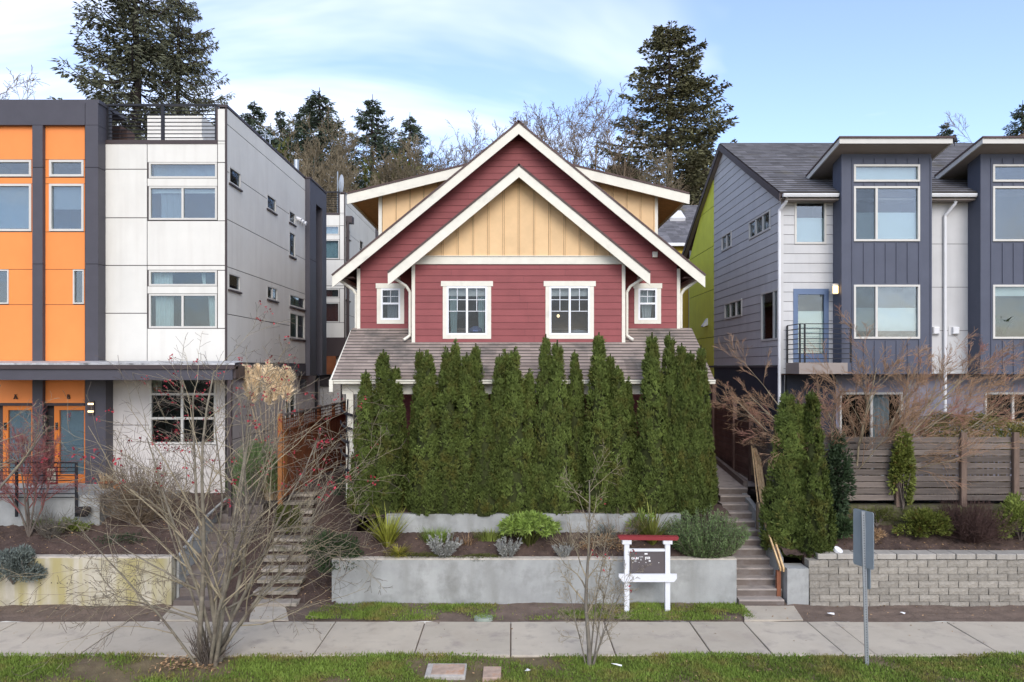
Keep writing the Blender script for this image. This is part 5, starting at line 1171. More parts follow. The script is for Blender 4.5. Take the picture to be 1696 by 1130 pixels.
scrap(874, 1111, .03, .09, .07, 'white scrap of paper lying in the grass near the slender bare tree'); scrap(1376, 1017, .06, .14, .09, 'torn white paper below the block wall near the sign post'); scrap(1495, 1016, .06, .10, .05, 'cream paper scrap on the soil below the middle of the block wall')
scrap(1021, 1102, .03, .2, .03, 'thin white stick-like scrap in the grass right of the slender bare tree')
gl = thing('garden_light', P3(1387, 914, 16.3), 'white disc garden lamp between the clipped evergreen and the block wall', 'garden light')
x, y, z = P3(1386, 913, 16.3)
ob('disc', MB().bar((x, y-.02, z), (x+.02, y-.05, z+.05), .10, 14), MATS['gutter_white'], gl); ob('stem', MB().tube([(x+.02, y, z-.0), (x+.09, y, z-.05), (x+.10, y-.05, z-.25)], .015, 6), MATS['black_metal'], gl)
# porch odds and ends
for (px, py, r, lb) in ((215, 812, .17, 'larger orange pumpkin on the ground beside the white wall'), (196, 806, .11, 'small yellow-orange gourd next to the bigger pumpkin')):
    x, y, z = P3(px, py, 17.9); t = thing('pumpkin', (x, y, z-r*.8), lb, 'pumpkin')
    ob('flesh', MB().lathe((x, y, z-r*.8), [(r*.2, 0), (r*.8, r*.2), (r, r*.7), (r*.85, r*1.2), (r*.25, r*1.45)], 20, 5, .12), MATS['pumpkin'], t, smooth=True); ob('stem', MB().bar((x, y, z+r*.6), (x+.02, y, z+r*1.0), .025, 6, .015), MATS['bark_grey'], t)
x, y, z = P3(176, 797, 18.4); t = thing('straw_bundle', (x, y, z-.2), 'pale straw bundle in front of the charcoal pier by the door', 'straw bundle')
m = MB()
for k in range(40): a = rnd.uniform(0, 6.28); r = rnd.uniform(0, .12); m.bar((x+r*math.cos(a), y+r*math.sin(a), z-.2), (x+2.0*r*math.cos(a), y+2*r*math.sin(a), z+rnd.uniform(.05, .2)), .012, 4)
ob('stalks', m, MATS['straw'], t); ob('tie', MB().lathe((x, y, z-.06), [(.15, 0), (.16, .03), (.15, .06)], 12), MATS['fence_red'], t)
x, y, z = P3(138, 853, 17.2); t = thing('black_pot', (x, y, z), 'round black plant pot at the end of the black railing', 'pot'); ob('bowl', MB().lathe((x, y, z-.03), [(.09, 0), (.15, .1), (.16, .2), (.14, .21), (.12, .15), (.02, .14)], 14), MATS['terracotta'], t)
x, y, z = P3(86, 799, 18.2); t = thing('door_poster', (x, y, z), 'small red-edged picture board leaning beside the orange door marked B', 'picture'); ob('frame', MB().box(FRONT(18.2), x-.15, x+.15, z-.05, fz(773, 18.2), 0, .02), MATS['sign_red'], t); ob('print', MB().box(FRONT(18.2), x-.11, x+.11, z, fz(776, 18.2), .021, .025), MATS['poster'], t)

# ------------------------------------------------------------------ evergreen columns (arborvitae)
def thuja_mesh(seed, Hh, R, n, tips=1):
    """upright flame-like sprays clustered over a narrow spire, round a solid core painted dark for the inner shade"""
    rs = np.random.RandomState(seed)
    axes = [(0, 0, 1.0, 1.0)]+[(rs.uniform(-.55, .55)*R, rs.uniform(-.3, .3)*R, rs.uniform(.70, .93), rs.uniform(.55, .75)) for _ in range(tips-1)]
    ph = rs.rand(8)*6.28
    def prof(h): return R*np.clip(1-h, 0, 1)**.88*(1-.25*np.clip((.12-h)/.12, 0, 1))*(1.08-.15*h)+.015
    parts = []; cores = []
    for ai, (ox, oy, hs, rs_) in enumerate(axes):
        nc = 420 if ai == 0 else 220; per = int(n*(1 if ai == 0 else .55)/nc)
        h = np.concatenate([1-np.sqrt(rs.rand(nc-70)), .66+.29*rs.rand(70)]); a = np.arange(nc)*2.39996+rs.normal(size=nc)*.3; sz = .7+.6*rs.rand(nc); t0 = rs.rand(nc)
        k = np.repeat(np.arange(nc), per); m = len(k)
        r = prof(h)*rs_*(.86+.12*rs.rand(nc)); al = .24*sz*(.55+.45*np.clip((1-h)*3, 0, 1))
        out = np.stack([np.cos(a), np.sin(a), 0*a], 1); tan = np.stack([-np.sin(a), np.cos(a), 0*a], 1)
        f = rs.rand(m); w = np.sin(PI*np.clip(f*.8+.15, 0, 1))
        lean = .12+.10*rs.rand(nc)
        th = rs.rand(m)*6.28; rr = np.sqrt(rs.rand(m))*w
        P = np.stack([ox*(1-.3*h), oy*(1-.3*h), h*Hh*hs*.965], 1)[k]+out[k]*(r[k]+lean[k]*al[k]*f+.055*rr*np.cos(th)*sz[k])[:, None]+tan[k]*(.065*rr*np.sin(th)*sz[k])[:, None]
        P[:, 2] += al[k]*f-.05
        
        D0 = unit(out[k]*(.25+.5*np.cos(th)*rr)[:, None]+tan[k]*(.6*np.sin(th)*rr)[:, None]+np.array([0, 0, 1.0])+rs.normal(size=(m, 3))*.22)
        for q in range(3):
            D = unit(D0+rs.normal(size=(m, 3))*.33); Wd = unit(np.cross(D, out[k])+rs.normal(size=(m, 3))*.5)
            V, F = leaves(P, D, Wd, .05+.055*rs.rand(m), .020+.018*rs.rand(m))
            parts.append((V, F, np.clip(.5+.45*(t0[k]-.5)+.35*(rs.rand(m)-.5), 0, 1)))
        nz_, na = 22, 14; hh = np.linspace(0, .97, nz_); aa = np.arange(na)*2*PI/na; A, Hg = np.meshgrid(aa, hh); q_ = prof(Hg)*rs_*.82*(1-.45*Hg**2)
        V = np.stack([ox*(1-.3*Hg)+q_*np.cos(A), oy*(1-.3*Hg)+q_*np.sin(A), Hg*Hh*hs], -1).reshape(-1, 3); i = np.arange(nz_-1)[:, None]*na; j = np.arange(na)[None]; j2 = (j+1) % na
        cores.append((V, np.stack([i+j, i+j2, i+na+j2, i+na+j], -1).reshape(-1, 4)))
    return bake('crown', parts), bake('trunk', cores, rs)  # the trunk mesh is a solid core, painted dark as shade between sprays
TH = [thuja_mesh(100+k, 4.0, [.52, .47, .56, .45, .52, .49][k], 9200, [1, 2, 2, 1, 2, 1][k]) for k in range(6)]
for c, t in TH: c.materials.append(MATS['thuja']); t.materials.append(MATS['thuja_shade_core'])
hedge = [ # tip x, tip y, depth, width factor, what sets it apart
 (606, 605, 17.45, .78, 'shortest outer arborvitae next to the white porch post, at the hedge end'),
 (635, 570, 17.5, .95, 'broad tall arborvitae below the small window by the porch post end of the hedge'),
 (655, 598, 17.9, .8, 'arborvitae tucked behind the broad one below the small window'),
 (695, 569, 17.9, .7, 'narrow arborvitae tip just under the white downspout foot'),
 (709, 574, 17.45, .9, 'arborvitae standing in front of the narrow tip under the downspout foot'),
 (741, 567, 17.45, 1.0, 'broad round-topped arborvitae before the sill corner of the curtained window'),
 (754, 555, 17.95, .8, 'arborvitae whose tip reaches the sill of the curtained window'),
 (773, 575, 17.5, .85, 'slightly lower arborvitae under the middle of the curtained window'),
 (788, 560, 17.85, .8, 'narrow arborvitae under the far jamb of the curtained window'),
 (802, 640, 17.3, .7, 'low arborvitae filling the hedge front under the curtained window'),
 (827, 578, 17.5, .75, 'arborvitae under the red boards just past the curtained window'),
 (837, 572, 17.9, .7, 'slim arborvitae behind, second under the bare red boards'),
 (852, 568, 17.5, .85, 'tallest of the arborvitae under the red boards midway between the big windows'),
 (876, 604, 17.6, .75, 'low blunt arborvitae in the hedge dip before the lamp-lit window'),
 (904, 544, 17.55, .8, 'tall arborvitae crossing the near jamb of the lamp-lit window'),
 (923, 554, 17.45, .85, 'tall arborvitae directly below the glowing lamp in the window'),
 (952, 571, 17.8, .65, 'thin lower arborvitae under the middle of the lamp-lit window'),
 (992, 541, 17.5, .95, 'tall arborvitae beside the far casing of the lamp-lit window'),
 (1011, 577, 17.8, .7, 'thin arborvitae just past the tall one beside the lamp-lit window'),
 (1024, 600, 17.5, .85, 'blunt lower arborvitae in front of the second downspout'),
 (1040, 618, 17.85, .65, 'short arborvitae in the gap where the porch gutter shows'),
 (1080, 541, 17.5, .95, 'tall arborvitae below the tan-lit small window'),
 (1109, 540, 17.6, .8, 'tall slim arborvitae under the red house corner board'),
 (1129, 559, 17.5, .8, 'arborvitae between the house corner and the end of the porch roof'),
 (1144, 572, 17.45, .8, 'arborvitae before the lime panel, second from the concrete stairs end'),
 (1161, 563, 17.7, .75, 'last arborvitae of the hedge beside the concrete stairs')]
gz0 = 1.78
for i, (px, py, Y, wf, lb) in enumerate(hedge):
    t = thing('arborvitae', (fx(px, Y), Y, gz0), lb, 'evergreen tree', 'arborvitae hedge in front of the red house')
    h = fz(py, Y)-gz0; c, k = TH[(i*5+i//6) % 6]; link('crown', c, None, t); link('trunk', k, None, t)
    t.scale = (wf*1.08, wf*1.08, h/4.0); t.rotation_euler.z = rnd.uniform(0, 6.28)
for i, (px, py, Y, wf, lb) in enumerate(((1300, 634, 16.95, .80, 'slimmer arborvitae of the clump by the block wall, nearest the handrail'), (1318, 652, 16.9, .85, 'middle, lowest-tipped arborvitae of the clump beside the handrail'), (1341, 632, 16.85, .98, 'fullest arborvitae of the clump, beside the garden lamp and block wall'))):
    t = thing('arborvitae', (fx(px+(4 if i != 1 else 4), Y), Y, .93), lb, 'evergreen tree', 'arborvitae clump by the handrail')
    h = fz(py, Y)-.98; c, k = TH[(0, 3, 5)[i]]; link('crown', c, None, t); link('trunk', k, None, t); t.scale = (wf*1.55, wf*1.0, h/4.0); t.rotation_euler.z = rnd.uniform(0, 6.28)

# ------------------------------------------------------------------ garden plants
def shrub(name, px, py, Y, z, label, n, r, L, Wd, mat, clumps=16, up=.3, seed=0, cat='shrub', stem='bark_low', cz=None):
    rs = np.random.RandomState(seed+500); rx, ry, rz_ = r
    me = bake('foliage', [blob_leaves(rs, n, rx, ry, rz_, L, Wd, clumps, up, cz, cz is None)])
    polys = [(np.array([[0, 0, -.1], [rx*.3*math.cos(a), ry*.3*math.sin(a), rz_*.4], [rx*.7*math.cos(a), ry*.7*math.sin(a), rz_*.9]]), np.array([.02, .014, .006])) for a in np.arange(7)*.9]
    sm = bake('stems', [tubes(polys)], rs)
    t = thing(name, (fx(px, Y), Y, z), label, cat); link('foliage', me, MATS[mat], t); link('stems', sm, MATS[stem], t); return t
def bladeplant(name, px, Y, z, label, n, L0, L1, wd, spread, droop, mat, seed=0, cat='plant', base_r=.06, ell=(1, 1)):
    rs = np.random.RandomState(seed+900); me = bake('leaf_fan', [blades(rs, n, L0, L1, wd, spread, droop, base_r, 4, ell)])
    t = thing(name, (fx(px, Y), Y, z), label, cat); link('leaf_fan', me, MATS[mat], t); return t
bladeplant('flax_plant', 642, 16.65, 1.15, 'yellow-green flax with upright sword leaves beside the low pale wall', 150, .45, 1.1, .04, .75, .35, 'leaf_phormium', 1)
bladeplant('striped_sedge', 660, 16.35, 1.05, 'low pale yellow striped grass in front of the flax', 220, .2, .42, .016, 1.2, .9, 'leaf_yellow', 2, base_r=.08)
bladeplant('green_grass_clump', 722, 16.75, 1.25, 'bright green grass clump behind the first grey lavender', 420, .2, .42, .012, .55, .3, 'leaf_bright', 3, base_r=.35, ell=(1, .4))
bladeplant('green_grass_clump', 812, 16.8, 1.28, 'duller green grass clump against the low wall, left of the bright shrub', 420, .12, .34, .012, .6, .4, 'leaf_yellowgreen', 4, base_r=.38, ell=(1, .4))
bladeplant('brown_sedge', 772, 16.7, 1.22, 'thin russet-brown grass between the two green grass clumps', 120, .12, .32, .01, .9, .5, 'dead_leaf', 5, base_r=.2)
bladeplant('flax_plant', 1080, 16.7, 1.2, 'olive flax with arching leaves behind the red top board of the sign', 150, .55, 1.15, .04, .8, .4, 'leaf_bronze', 6)
def lavender(px, sc_, label, seed):
    rs = np.random.RandomState(seed); n = 46; az = rs.rand(n)*6.28; el = .75*np.sqrt(rs.rand(n)); h = .28+.22*rs.rand(n); polys = []; C, D = [], []
    for a, e, l in zip(az, el, h):
        d = np.array([math.cos(a)*math.sin(e), math.sin(a)*math.sin(e), math.cos(e)]); b = np.array([math.cos(a), math.sin(a), 0])*.12*rs.rand(); polys.append((np.array([b, b+d*l*.5, b+d*l]), np.array([.006, .006, .004])))
        for k in range(34): f = .25+.75*rs.rand(); C.append(b+d*l*f); D.append(unit(d*.9+rs.normal(size=3)*.45))
    C, D = np.array(C), np.array(D); V, F = leaves(C, D, perp(D, rs), .045+.03*rs.rand(len(C)), .014+.01*rs.rand(len(C)))
    t = thing('lavender', (fx(px, 16.28), 16.28, .99), label, 'plant'); link('spikes', bake('spikes', [(V, F)], rs), MATS['leaf_grey'], t); link('stems', bake('stems', [tubes(polys)], rs), MATS['leaf_grey'], t); t.scale = (sc_,)*3
lavender(734, 1.2, 'tall grey lavender on the wall edge before the bright grass clump', 1); lavender(842, 1.02, 'rounded grey lavender on the wall edge before the bright green shrub', 2); lavender(933, .7, 'small faded grey lavender behind the slender bare tree', 3)
# whorled bright shrub
rs = np.random.RandomState(77); nw = 190; cc = unit(rs.normal(size=(nw, 3))); cc[:, 2] = np.abs(cc[:, 2])*.9-.25; cc = cc*(.72+.28*rs.rand(nw, 1))*np.array([.68, .45, .42])+np.array([0, 0, .48]); C, D, ti = [], [], []
for c in cc:
    ax = unit(c-np.array([0, 0, .2])); t0 = rs.rand()
    for k in range(15):
        d = unit(ax*.45+unit(rs.normal(size=3))*.85+np.array([0, 0, -.18])); C.append(c); D.append(d); ti.append(np.clip(t0*.6+.4*rs.rand(), 0, 1))
C, D = np.array(C), np.array(D); V, F = leaves(C, D, perp(D, rs), .11+.06*rs.rand(len(C)), .03+.012*rs.rand(len(C)))
t = thing('bright_shrub', (fx(877, 16.7), 16.7, 1.15), 'bright light-green whorled-leaf shrub in the middle of the raised bed', 'shrub'); link('foliage', bake('foliage', [(V, F, np.array(ti))]), MATS['leaf_bright'], t)
link('stems', bake('stems', [tubes([(np.array([[0, 0, -.1], c*.5+np.array([0, 0, .05]), c]), np.array([.02, .012, .006])) for c in cc[::6]])], rs), MATS['leaf_olive'], t)
shrub('hellebore', 1062, 842, 16.9, 1.35, 'small lime-green leafy sprig beside the olive flax', 260, (.34, .25, .42), .12, .04, 'leaf_bright', 9, seed=3, cat='plant')
# rosemary: many upright needled stems
def spiky(name, px, Y, z, label, n, r, hgt, mat, seed, needle=.05, nl=30, cat='shrub'):
    rs = np.random.RandomState(seed); C, D, polys = [], [], []
    for i in range(n):
        a = rs.rand()*6.28; q = math.sqrt(rs.rand()); b = np.array([math.cos(a)*r[0]*q*.7, math.sin(a)*r[1]*q*.7, 0]); e = .25+.75*q; d = unit(np.array([math.cos(a)*math.sin(e), math.sin(a)*math.sin(e)*.8, math.cos(e)*1.2])); l = hgt*(.55+.5*rs.rand())*(1.05-.3*q)
        bend = np.array([math.cos(a), math.sin(a), -.2])*rs.uniform(0, .22)*l; pts = np.array([b, b+d*l*.5+bend*.3, b+d*l+np.array([0, 0, .12])*l]); polys.append((pts, np.array([.007, .006, .003])))
        f = .15+.85*rs.rand(nl); k = (f > .5); p = np.where(k[:, None], pts[1]+(pts[2]-pts[1])*((f-.5)*2)[:, None], pts[0]+(pts[1]-pts[0])*(f*2)[:, None]); C.append(p); D.append(unit(d*.8+rs.normal(size=(nl, 3))*.5))
    C, D = np.concatenate(C), np.concatenate(D); V, F = leaves(C, D, perp(D, rs), needle*(.7+.6*rs.rand(len(C))), .010+.008*rs.rand(len(C)))
    t = thing(name, (fx(px, Y), Y, z), label, cat); tt = np.repeat(rs.rand(n), nl)*.6+.4*rs.rand(n*nl)
    link('foliage', bake('foliage', [(V, F, tt)]), MATS[mat], t); link('stems', bake('stems', [tubes(polys)], rs), MATS['bark_low'], t); return t
spiky('rosemary', 1168, 16.5, .98, 'big spiky grey-green rosemary bush at the wall end beside the concrete stairs', 760, (.60, .42), 1.02, 'leaf_rosemary', 5, .065, 50)
shrub('juniper', 556, 900, 16.4, .75, 'dark green spreading juniper at the end of the concrete wall by the slab steps', 5200, (.72, .55, .62), .09, .022, 'leaf_juniper', 22, .25, seed=8)
shrub('groundcover', 690, 922, 16.22, .97, 'low olive thyme mat spilling on the wall edge beside the tall lavender', 1600, (.85, .12, .13), .035, .014, 'leaf_olive', 20, .5, seed=9, cat='ground cover'); shrub('groundcover', 786, 922, 16.22, .97, 'low olive thyme mat on the wall edge between the two main lavenders', 1500, (.55, .12, .12), .035, .014, 'leaf_olive', 18, .5, seed=10, cat='ground cover')
shrub('dry_perennial', 1000, 905, 16.5, 1.08, 'brown dried perennial behind the slender bare tree near the sign', 900, (.5, .25, .3), .05, .014, 'dead_leaf', 14, .4, seed=12, cat='plant')
shrub('pale_perennial', 1004, 895, 16.75, 1.25, 'pale grey-green feathery perennial left of the sign frame', 700, (.22, .18, .34), .06, .014, 'leaf_sage', 10, .7, seed=13, cat='plant')
shrub('sage_bush', 22, 945, 15.95, .62, 'large blue-grey sage bush hanging over the mossy wall', 6000, (.62, .45, .55), .075, .03, 'leaf_sage', 30, .35, seed=14)
shrub('low_weeds', 95, 862, 17.15, 1.42, 'mossy green weeds at the foot of the porch slab', 1500, (.75, .2, .22), .07, .016, 'leaf_yellowgreen', 16, .6, seed=15, cat='plant')
shrub('dark_groundcover', 210, 890, 16.9, 1.22, 'dark sparse ground cover in the bed above the mossy wall', 900, (.7, .35, .14), .05, .02, 'leaf_dark', 16, .4, seed=16, cat='ground cover')
shrub('dark_evergreen', 1388, 765, 17.45, 1.55, 'dark glossy evergreen against the fence beside the clipped clump', 3600, (.30, .22, 1.05), .09, .045, 'leaf_dark', 34, .2, seed=17, cz=1.0)
shrub('rhododendron', 1396, 845, 17.1, 1.3, 'green shrub with drooping leaves just above the steel sign post', 1500, (.38, .3, .36), .12, .035, 'leaf_juniper', 16, .1, seed=18)
shrub('fence_vine', 1496, 778, 17.62, 1.95, 'leafy yellow-green vine climbing a post of the grey fence', 3200, (.30, .14, .86), .085, .045, 'leaf_nandina', 34, .1, seed=19, cat='vine', cz=.85)
shrub('mounded_shrub', 1528, 852, 17.1, 1.35, 'mounded yellow-green shrub with red-tinged leaves in front of the fence', 3400, (.58, .42, .48), .09, .04, 'leaf_nandina', 24, .25, seed=20)
shrub('corner_shrub', 1690, 870, 16.95, 1.3, 'lush green-yellow shrub at the edge of the bed past the dark twigs', 4200, (.55, .4, .72), .09, .035, 'leaf_yellowgreen', 24, .2, seed=21)
shrub('moss_clump', 1452, 845, 17.5, 1.55, 'moss and small ferns on the dark block wall beneath the fence', 900, (.6, .12, .3), .06, .02, 'leaf_olive', 14, .2, seed=22, cat='plant')
shrub('rusty_fern', 1440, 892, 16.9, 1.22, 'low rusty-brown fern behind the steel sign post', 800, (.32, .2, .26), .08, .016, 'dead_leaf', 12, .3, seed=23, cat='plant')
# fine dark twig shrubs
def twiggy(name, px, Y, z, label, n, r, h, mat, seed, cat='shrub', rad=.006, sub=4):
    rs = np.random.RandomState(seed); polys = []
    for i in range(n):
        a = rs.rand()*6.28; e = 1.0*rs.rand()**.7; d = unit(np.array([math.cos(a)*math.sin(e)*r[0], math.sin(a)*math.sin(e)*r[1], math.cos(e)])); l = h*(.6+.5*rs.rand()); b = np.array([math.cos(a), math.sin(a), 0])*.12*rs.rand()
        pts = [b]; dd = d
        for k in range(4): dd = unit(dd+rs.normal(size=3)*.16+np.array([0, 0, .06])); pts.append(pts[-1]+dd*l/4)
        polys.append((np.array(pts), np.linspace(rad, .003, 5)))
        for k in range(sub):
            j = rs.randint(1, 4); d2 = unit(dd+rs.normal(size=3)*.7); q = pts[j]; polys.append((np.array([q, q+d2*l*.18, q+unit(d2+[0, 0, .4])*l*.36]), np.array([.004, .003, .002])))
    t = thing(name, (fx(px, Y), Y, z), label, cat); tag(link('twigs', bake('twigs', [tubes(polys, 3)], rs), MATS[mat], t), kind='stuff' if n > 20 else None); return t
twiggy('bare_shrub', 1610, 16.9, 1.2, 'dense dark brown bare-twig shrub below the fence posts', 330, (1.3, .8), 1.0, 'brown_twig', 1, sub=6); twiggy('bare_shrub', 84, 16.95, 1.25, 'low tangle of pale bare stems at the foot of the red-twigged maple', 60, (1.2, .7), .8, 'bark_grey', 2); twiggy('bare_shrub', 232, 17.5, 1.5, 'bare purplish twiggy shrub in front of the white clapboards', 200, (1.2, .7), 1.6, 'twig_far', 3, rad=.009, sub=7)
twiggy('bare_shrub', 945, 16.55, 1.1, 'small pale bare shrub just left of the slender tree trunk in the raised bed', 26, (1.4, .8), .75, 'bark_pale', 4); twiggy('bare_shrub', 1020, 16.6, 1.15, 'small pinkish bare shrub between slender tree and sign frame', 30, (1.4, .8), .9, 'twig_far', 6)
shrub('olive_bush', 425, 760, 18.3, 2.0, 'grassy olive bush under the pampas plumes', 2600, (.6, .5, .95), .3, .015, 'leaf_rosemary', 24, 1.2, seed=24)
shrub('dark_bush', 585, 745, 18.6, 2.0, 'dark leafy shrub between the wood fence and the hedge end', 1500, (.45, .4, .5), .1, .05, 'leaf_dark', 14, .2, seed=25)
shrub('path_bush', 480, 800, 17.6, 1.3, 'dark brown-green bush on the slope beside the top of the slab steps', 1600, (.30, .3, .55), .09, .03, 'leaf_olive', 14, .4, seed=26)
# pampas grass
pt = thing('pampas_grass', (fx(450, 18.6), 18.6, 1.9), 'tall pampas grass with cream plumes beside the white townhouse', 'ornamental grass')
rs = np.random.RandomState(61); link('leaf_fan', bake('leaf_fan', [blades(rs, 260, .8, 1.6, .014, .6, .9, .2, 4)]), MATS['straw'], pt)
for px, y0, y1 in ((410, 604, 640), (428, 598, 655), (440, 590, 668), (446, 598, 672), (455, 602, 665), (463, 606, 655), (469, 600, 662), (477, 603, 668), (420, 618, 668), (413, 632, 664)):
    Y = 18.6+rnd.uniform(-.3, .3); x, zt_, zb_ = fx(px, Y), fz(y0, Y), fz(y1, Y); n = 700; f = rs.rand(n); ln = rnd.uniform(-.08, .08)
    C = np.stack([x+ln*f+rs.normal(size=n)*.015, Y+rs.normal(size=n)*.015, zb_+(zt_-zb_)*f*.92], 1)-np.array(pt.location); D = unit(np.stack([rs.normal(size=n)*.55+.25, rs.normal(size=n)*.5, .7+.5*rs.rand(n)], 1)); Ln = (.14+.20*rs.rand(n))*np.sin(PI*np.clip(f*.85+.12, 0, 1))
    V, F = leaves(C, D, perp(D, rs), Ln, .016+.014*rs.rand(n)); pl_ = link('plume', bake('plume', [(V, F)], rs), MATS['plume'], pt)
    st_ = MB().bar((fx(450, 18.6)+rnd.uniform(-.15, .15), 18.6, 1.9), (x, Y, zb_+.1), .009, 5, .006); ob('stem', st_, MATS['straw'], pl_)
# bamboo hedge behind the fence
rs = np.random.RandomState(71); bh = thing('bamboo_hedge', (fx(1610, 18.5), 18.5, 2.05), 'yellowing clipped bamboo behind the grey fence', 'bamboo')
xa, xb = fx(1525, 18.5), fx(1800, 18.5); polys = []
for i in range(230): x = xa+(xb-xa)*rs.rand(); yy = 18.5+rs.uniform(-.35, .35); h = .5+1.35*min(1, (x-xa)/.3+.4)*(.9+.15*rs.rand()); polys.append((np.array([[x, yy, 2.0], [x+rs.normal()*.05, yy, 2+h*.6], [x+rs.normal()*.12, yy+rs.normal()*.1, 2.05+h]])-np.array(bh.location), np.array([.012, .011, .005])))
link('canes', bake('canes', [tubes(polys, 4)], rs), MATS['cane'], bh)
n = 7000; x = xa+(xb-xa)*rs.rand(n); top = fz(688, 18.5)-.35*np.clip((x-fx(1640, 18.5))/1.0, 0, .7)-.25*np.clip((fx(1550, 18.5)-x)/.4, 0, 1); C = np.stack([x, 18.5+rs.uniform(-.5, .45, n), top-.85*rs.rand(n)**1.6+.08*np.sin(x*7)], 1)-np.array(bh.location); D = unit(rs.normal(size=(n, 3))*np.array([1, 1, .5])+np.array([0, -.2, -.35])); V, F = leaves(C, D, perp(D, rs), .1+.1*rs.rand(n), .018+.014*rs.rand(n))
link('foliage', bake('foliage', [(V, F)], rs), MATS['leaf_bamboo'], bh)
M('bark_stem', (.20, .175, .13), .9, .35, 5, stain=(.10, .075, .06), stain_scale=3)
# ------------------------------------------------------------------ bare trees near the pavement
def bare_tree(name, loc, label, stems, P, mats, seed, rz=0, berries=0, berry_mat='berry', berry_z=0, thin='twigs', group=None, cat='tree'):
    rs = np.random.RandomState(seed); out = [[] for _ in P['n']]; tips = []
    for (p, d, l, r) in stems: grow(rs, p, d, l, r, 0, P, out, tips)
    t = thing(name, loc, label, cat, group); t.rotation_euler.z = rz
    k = P.get('trunk_levels', 1)
    link('trunk', bake('trunk', [tubes(sum(out[:k], []), 7)], rs), MATS[mats[0]], t)
    rest = out[k:]
    if len(rest) > 1:
        link('branches', bake('branches', [tubes(sum(rest[:-1], []), 5)], rs), MATS[mats[1]], t)
    tag(link(thin, bake(thin, [tubes(rest[-1], 3)], rs), MATS[mats[2]], t), kind='stuff')
    if berries:
        tp = [q for q, d in tips if q[2] > berry_z]; rs.shuffle(tp); C, D = [], []
        for q in tp[:berries]:
            m = rs.randint(3, 9); C.append(q+rs.normal(size=(m, 3))*.035); D.append(unit(rs.normal(size=(m, 3))))
        C, D = np.concatenate(C), np.concatenate(D); V, F = leaves(C, D, perp(D, rs), .03+.03*rs.rand(len(C)), .03+.02*rs.rand(len(C)))
        link('berries', bake('berries', [(V, F)], rs), MATS[berry_mat], t)
    return t
Yt = 12.95; Pm = dict(n=[8, 5, 4, 0], seg=[8, 6, 5, 3], wob=[.06, .11, .15, .2], up=[.01, .0, .0, .02], tap=[.75, .8, .85, .9], ang=[44, 42, 44], len=[.56, .55, .5], rr=[.5, .6, .6], rmin=.0034, trunk_levels=1)
Pm['from'] = [.2, .2, .2]
stems = []
rsx = random.Random(5)
for i, (dx, dy, l, r) in enumerate(((-.50, .1, 3.6, .035), (-.27, -.1, 4.3, .045), (-.10, .2, 4.9, .055), (.03, -.05, 5.3, .06), (.16, .15, 5.0, .05), (.34, -.1, 4.6, .05), (.58, .1, 4.4, .045), (.85, .0, 4.2, .04), (-.8, -.1, 3.3, .03), (1.15, -.1, 3.9, .034), (.1, .3, 5.1, .045), (-.2, .25, 4.8, .04), (.25, -.2, 4.7, .042))):
    stems.append((np.array([rsx.uniform(-.17, .17), rsx.uniform(-.12, .12), -.05]), np.array([dx*.72, dy, 1.0]), l, r*.86))
for z, dx, dy, l in ((.9, 1.5, .1, 2.7), (1.4, 1.3, -.1, 2.7), (.7, -1.5, .1, 2.0), (1.3, -1.2, -.1, 1.9)):
    stems.append((np.array([.12*dx*z, 0, z]), np.array([dx, dy, .75]), l, .022))
bare_tree('serviceberry_tree', (fx(347, Yt), Yt, 0), 'many-stemmed bare grey tree in the grass before the slab steps', stems, Pm, ('bark_stem', 'bark_pale', 'bark_low'), 4, berries=150, berry_z=3.2)
# suckers at its foot
twiggy('sucker_shoots', 345, 12.9, 0.0, 'thicket of dark suckers round the foot of the many-stemmed tree', 46, (.75, .5), .8, 'bark_low', 7, 'shoots', .015, 2)
Yq = 12.85; Ps = dict(n=[13, 5, 4, 0], seg=[9, 5, 4, 3], wob=[.035, .12, .2, .22], up=[.01, .06, .03, .03], tap=[.8, .8, .85, .9], ang=[40, 42, 48], len=[.33, .5, .5], rr=[.5, .6, .6], rmin=.0028, trunk_levels=1)
Ps['from'] = [.25, .25, .2]
bare_tree('slender_tree', (fx(976, Yq), Yq, 0), 'slender young bare tree in the grass before the concrete wall', [(np.array([0, 0, -.05]), np.array([-.03, 0, 1]), 3.35, .044), (np.array([.06, .05, -.05]), np.array([.18, 0, 1]), 1.9, .018), (np.array([-.05, 0, -.05]), np.array([-.24, .1, 1]), 1.5, .015), (np.array([.04, 0, -.05]), np.array([.34, -.1, 1]), 1.5, .015), (np.array([.02, .05, -.05]), np.array([.10, .2, 1]), 2.2, .018), (np.array([.07, 0, -.05]), np.array([.26, .1, 1]), 1.9, .014)], Ps, ('bark_grey', 'bark_pale', 'bark_pale'), 12, berries=6, berry_z=1.0)
# weeping japanese maple behind the clump
Yj = 18.2; Pj = dict(n=[6, 6, 6, 4, 0], seg=[7, 6, 5, 4, 3], wob=[.07, .08, .09, .10, .12], up=[.0, .01, .01, .0, .0], tap=[.7, .75, .8, .85, .9], ang=[24, 26, 27, 28], len=[.5, .58, .58, .75], rr=[.55, .6, .6, .6], rmin=.0034, trunk_levels=2)
Pj['from'] = [.18, .15, .15, .15]; 
stems = [(np.array([0, 0, 0.]), np.array(d), l, r) for d, l, r in (((-.85, -.1, 1.15), 4.4, .05), ((-.55, .2, 1.1), 4.5, .05), ((-.1, -.1, 1.2), 4.3, .045), ((.35, .2, 1.1), 4.4, .05), ((.75, -.1, .95), 4.8, .055), ((1.15, .1, .75), 5.0, .055), ((1.5, .1, .6), 4.9, .05), ((-1.0, .1, 1.1), 4.3, .04), ((1.25, .1, .95), 4.8, .045), ((1.0, -.1, 1.15), 4.7, .045))]
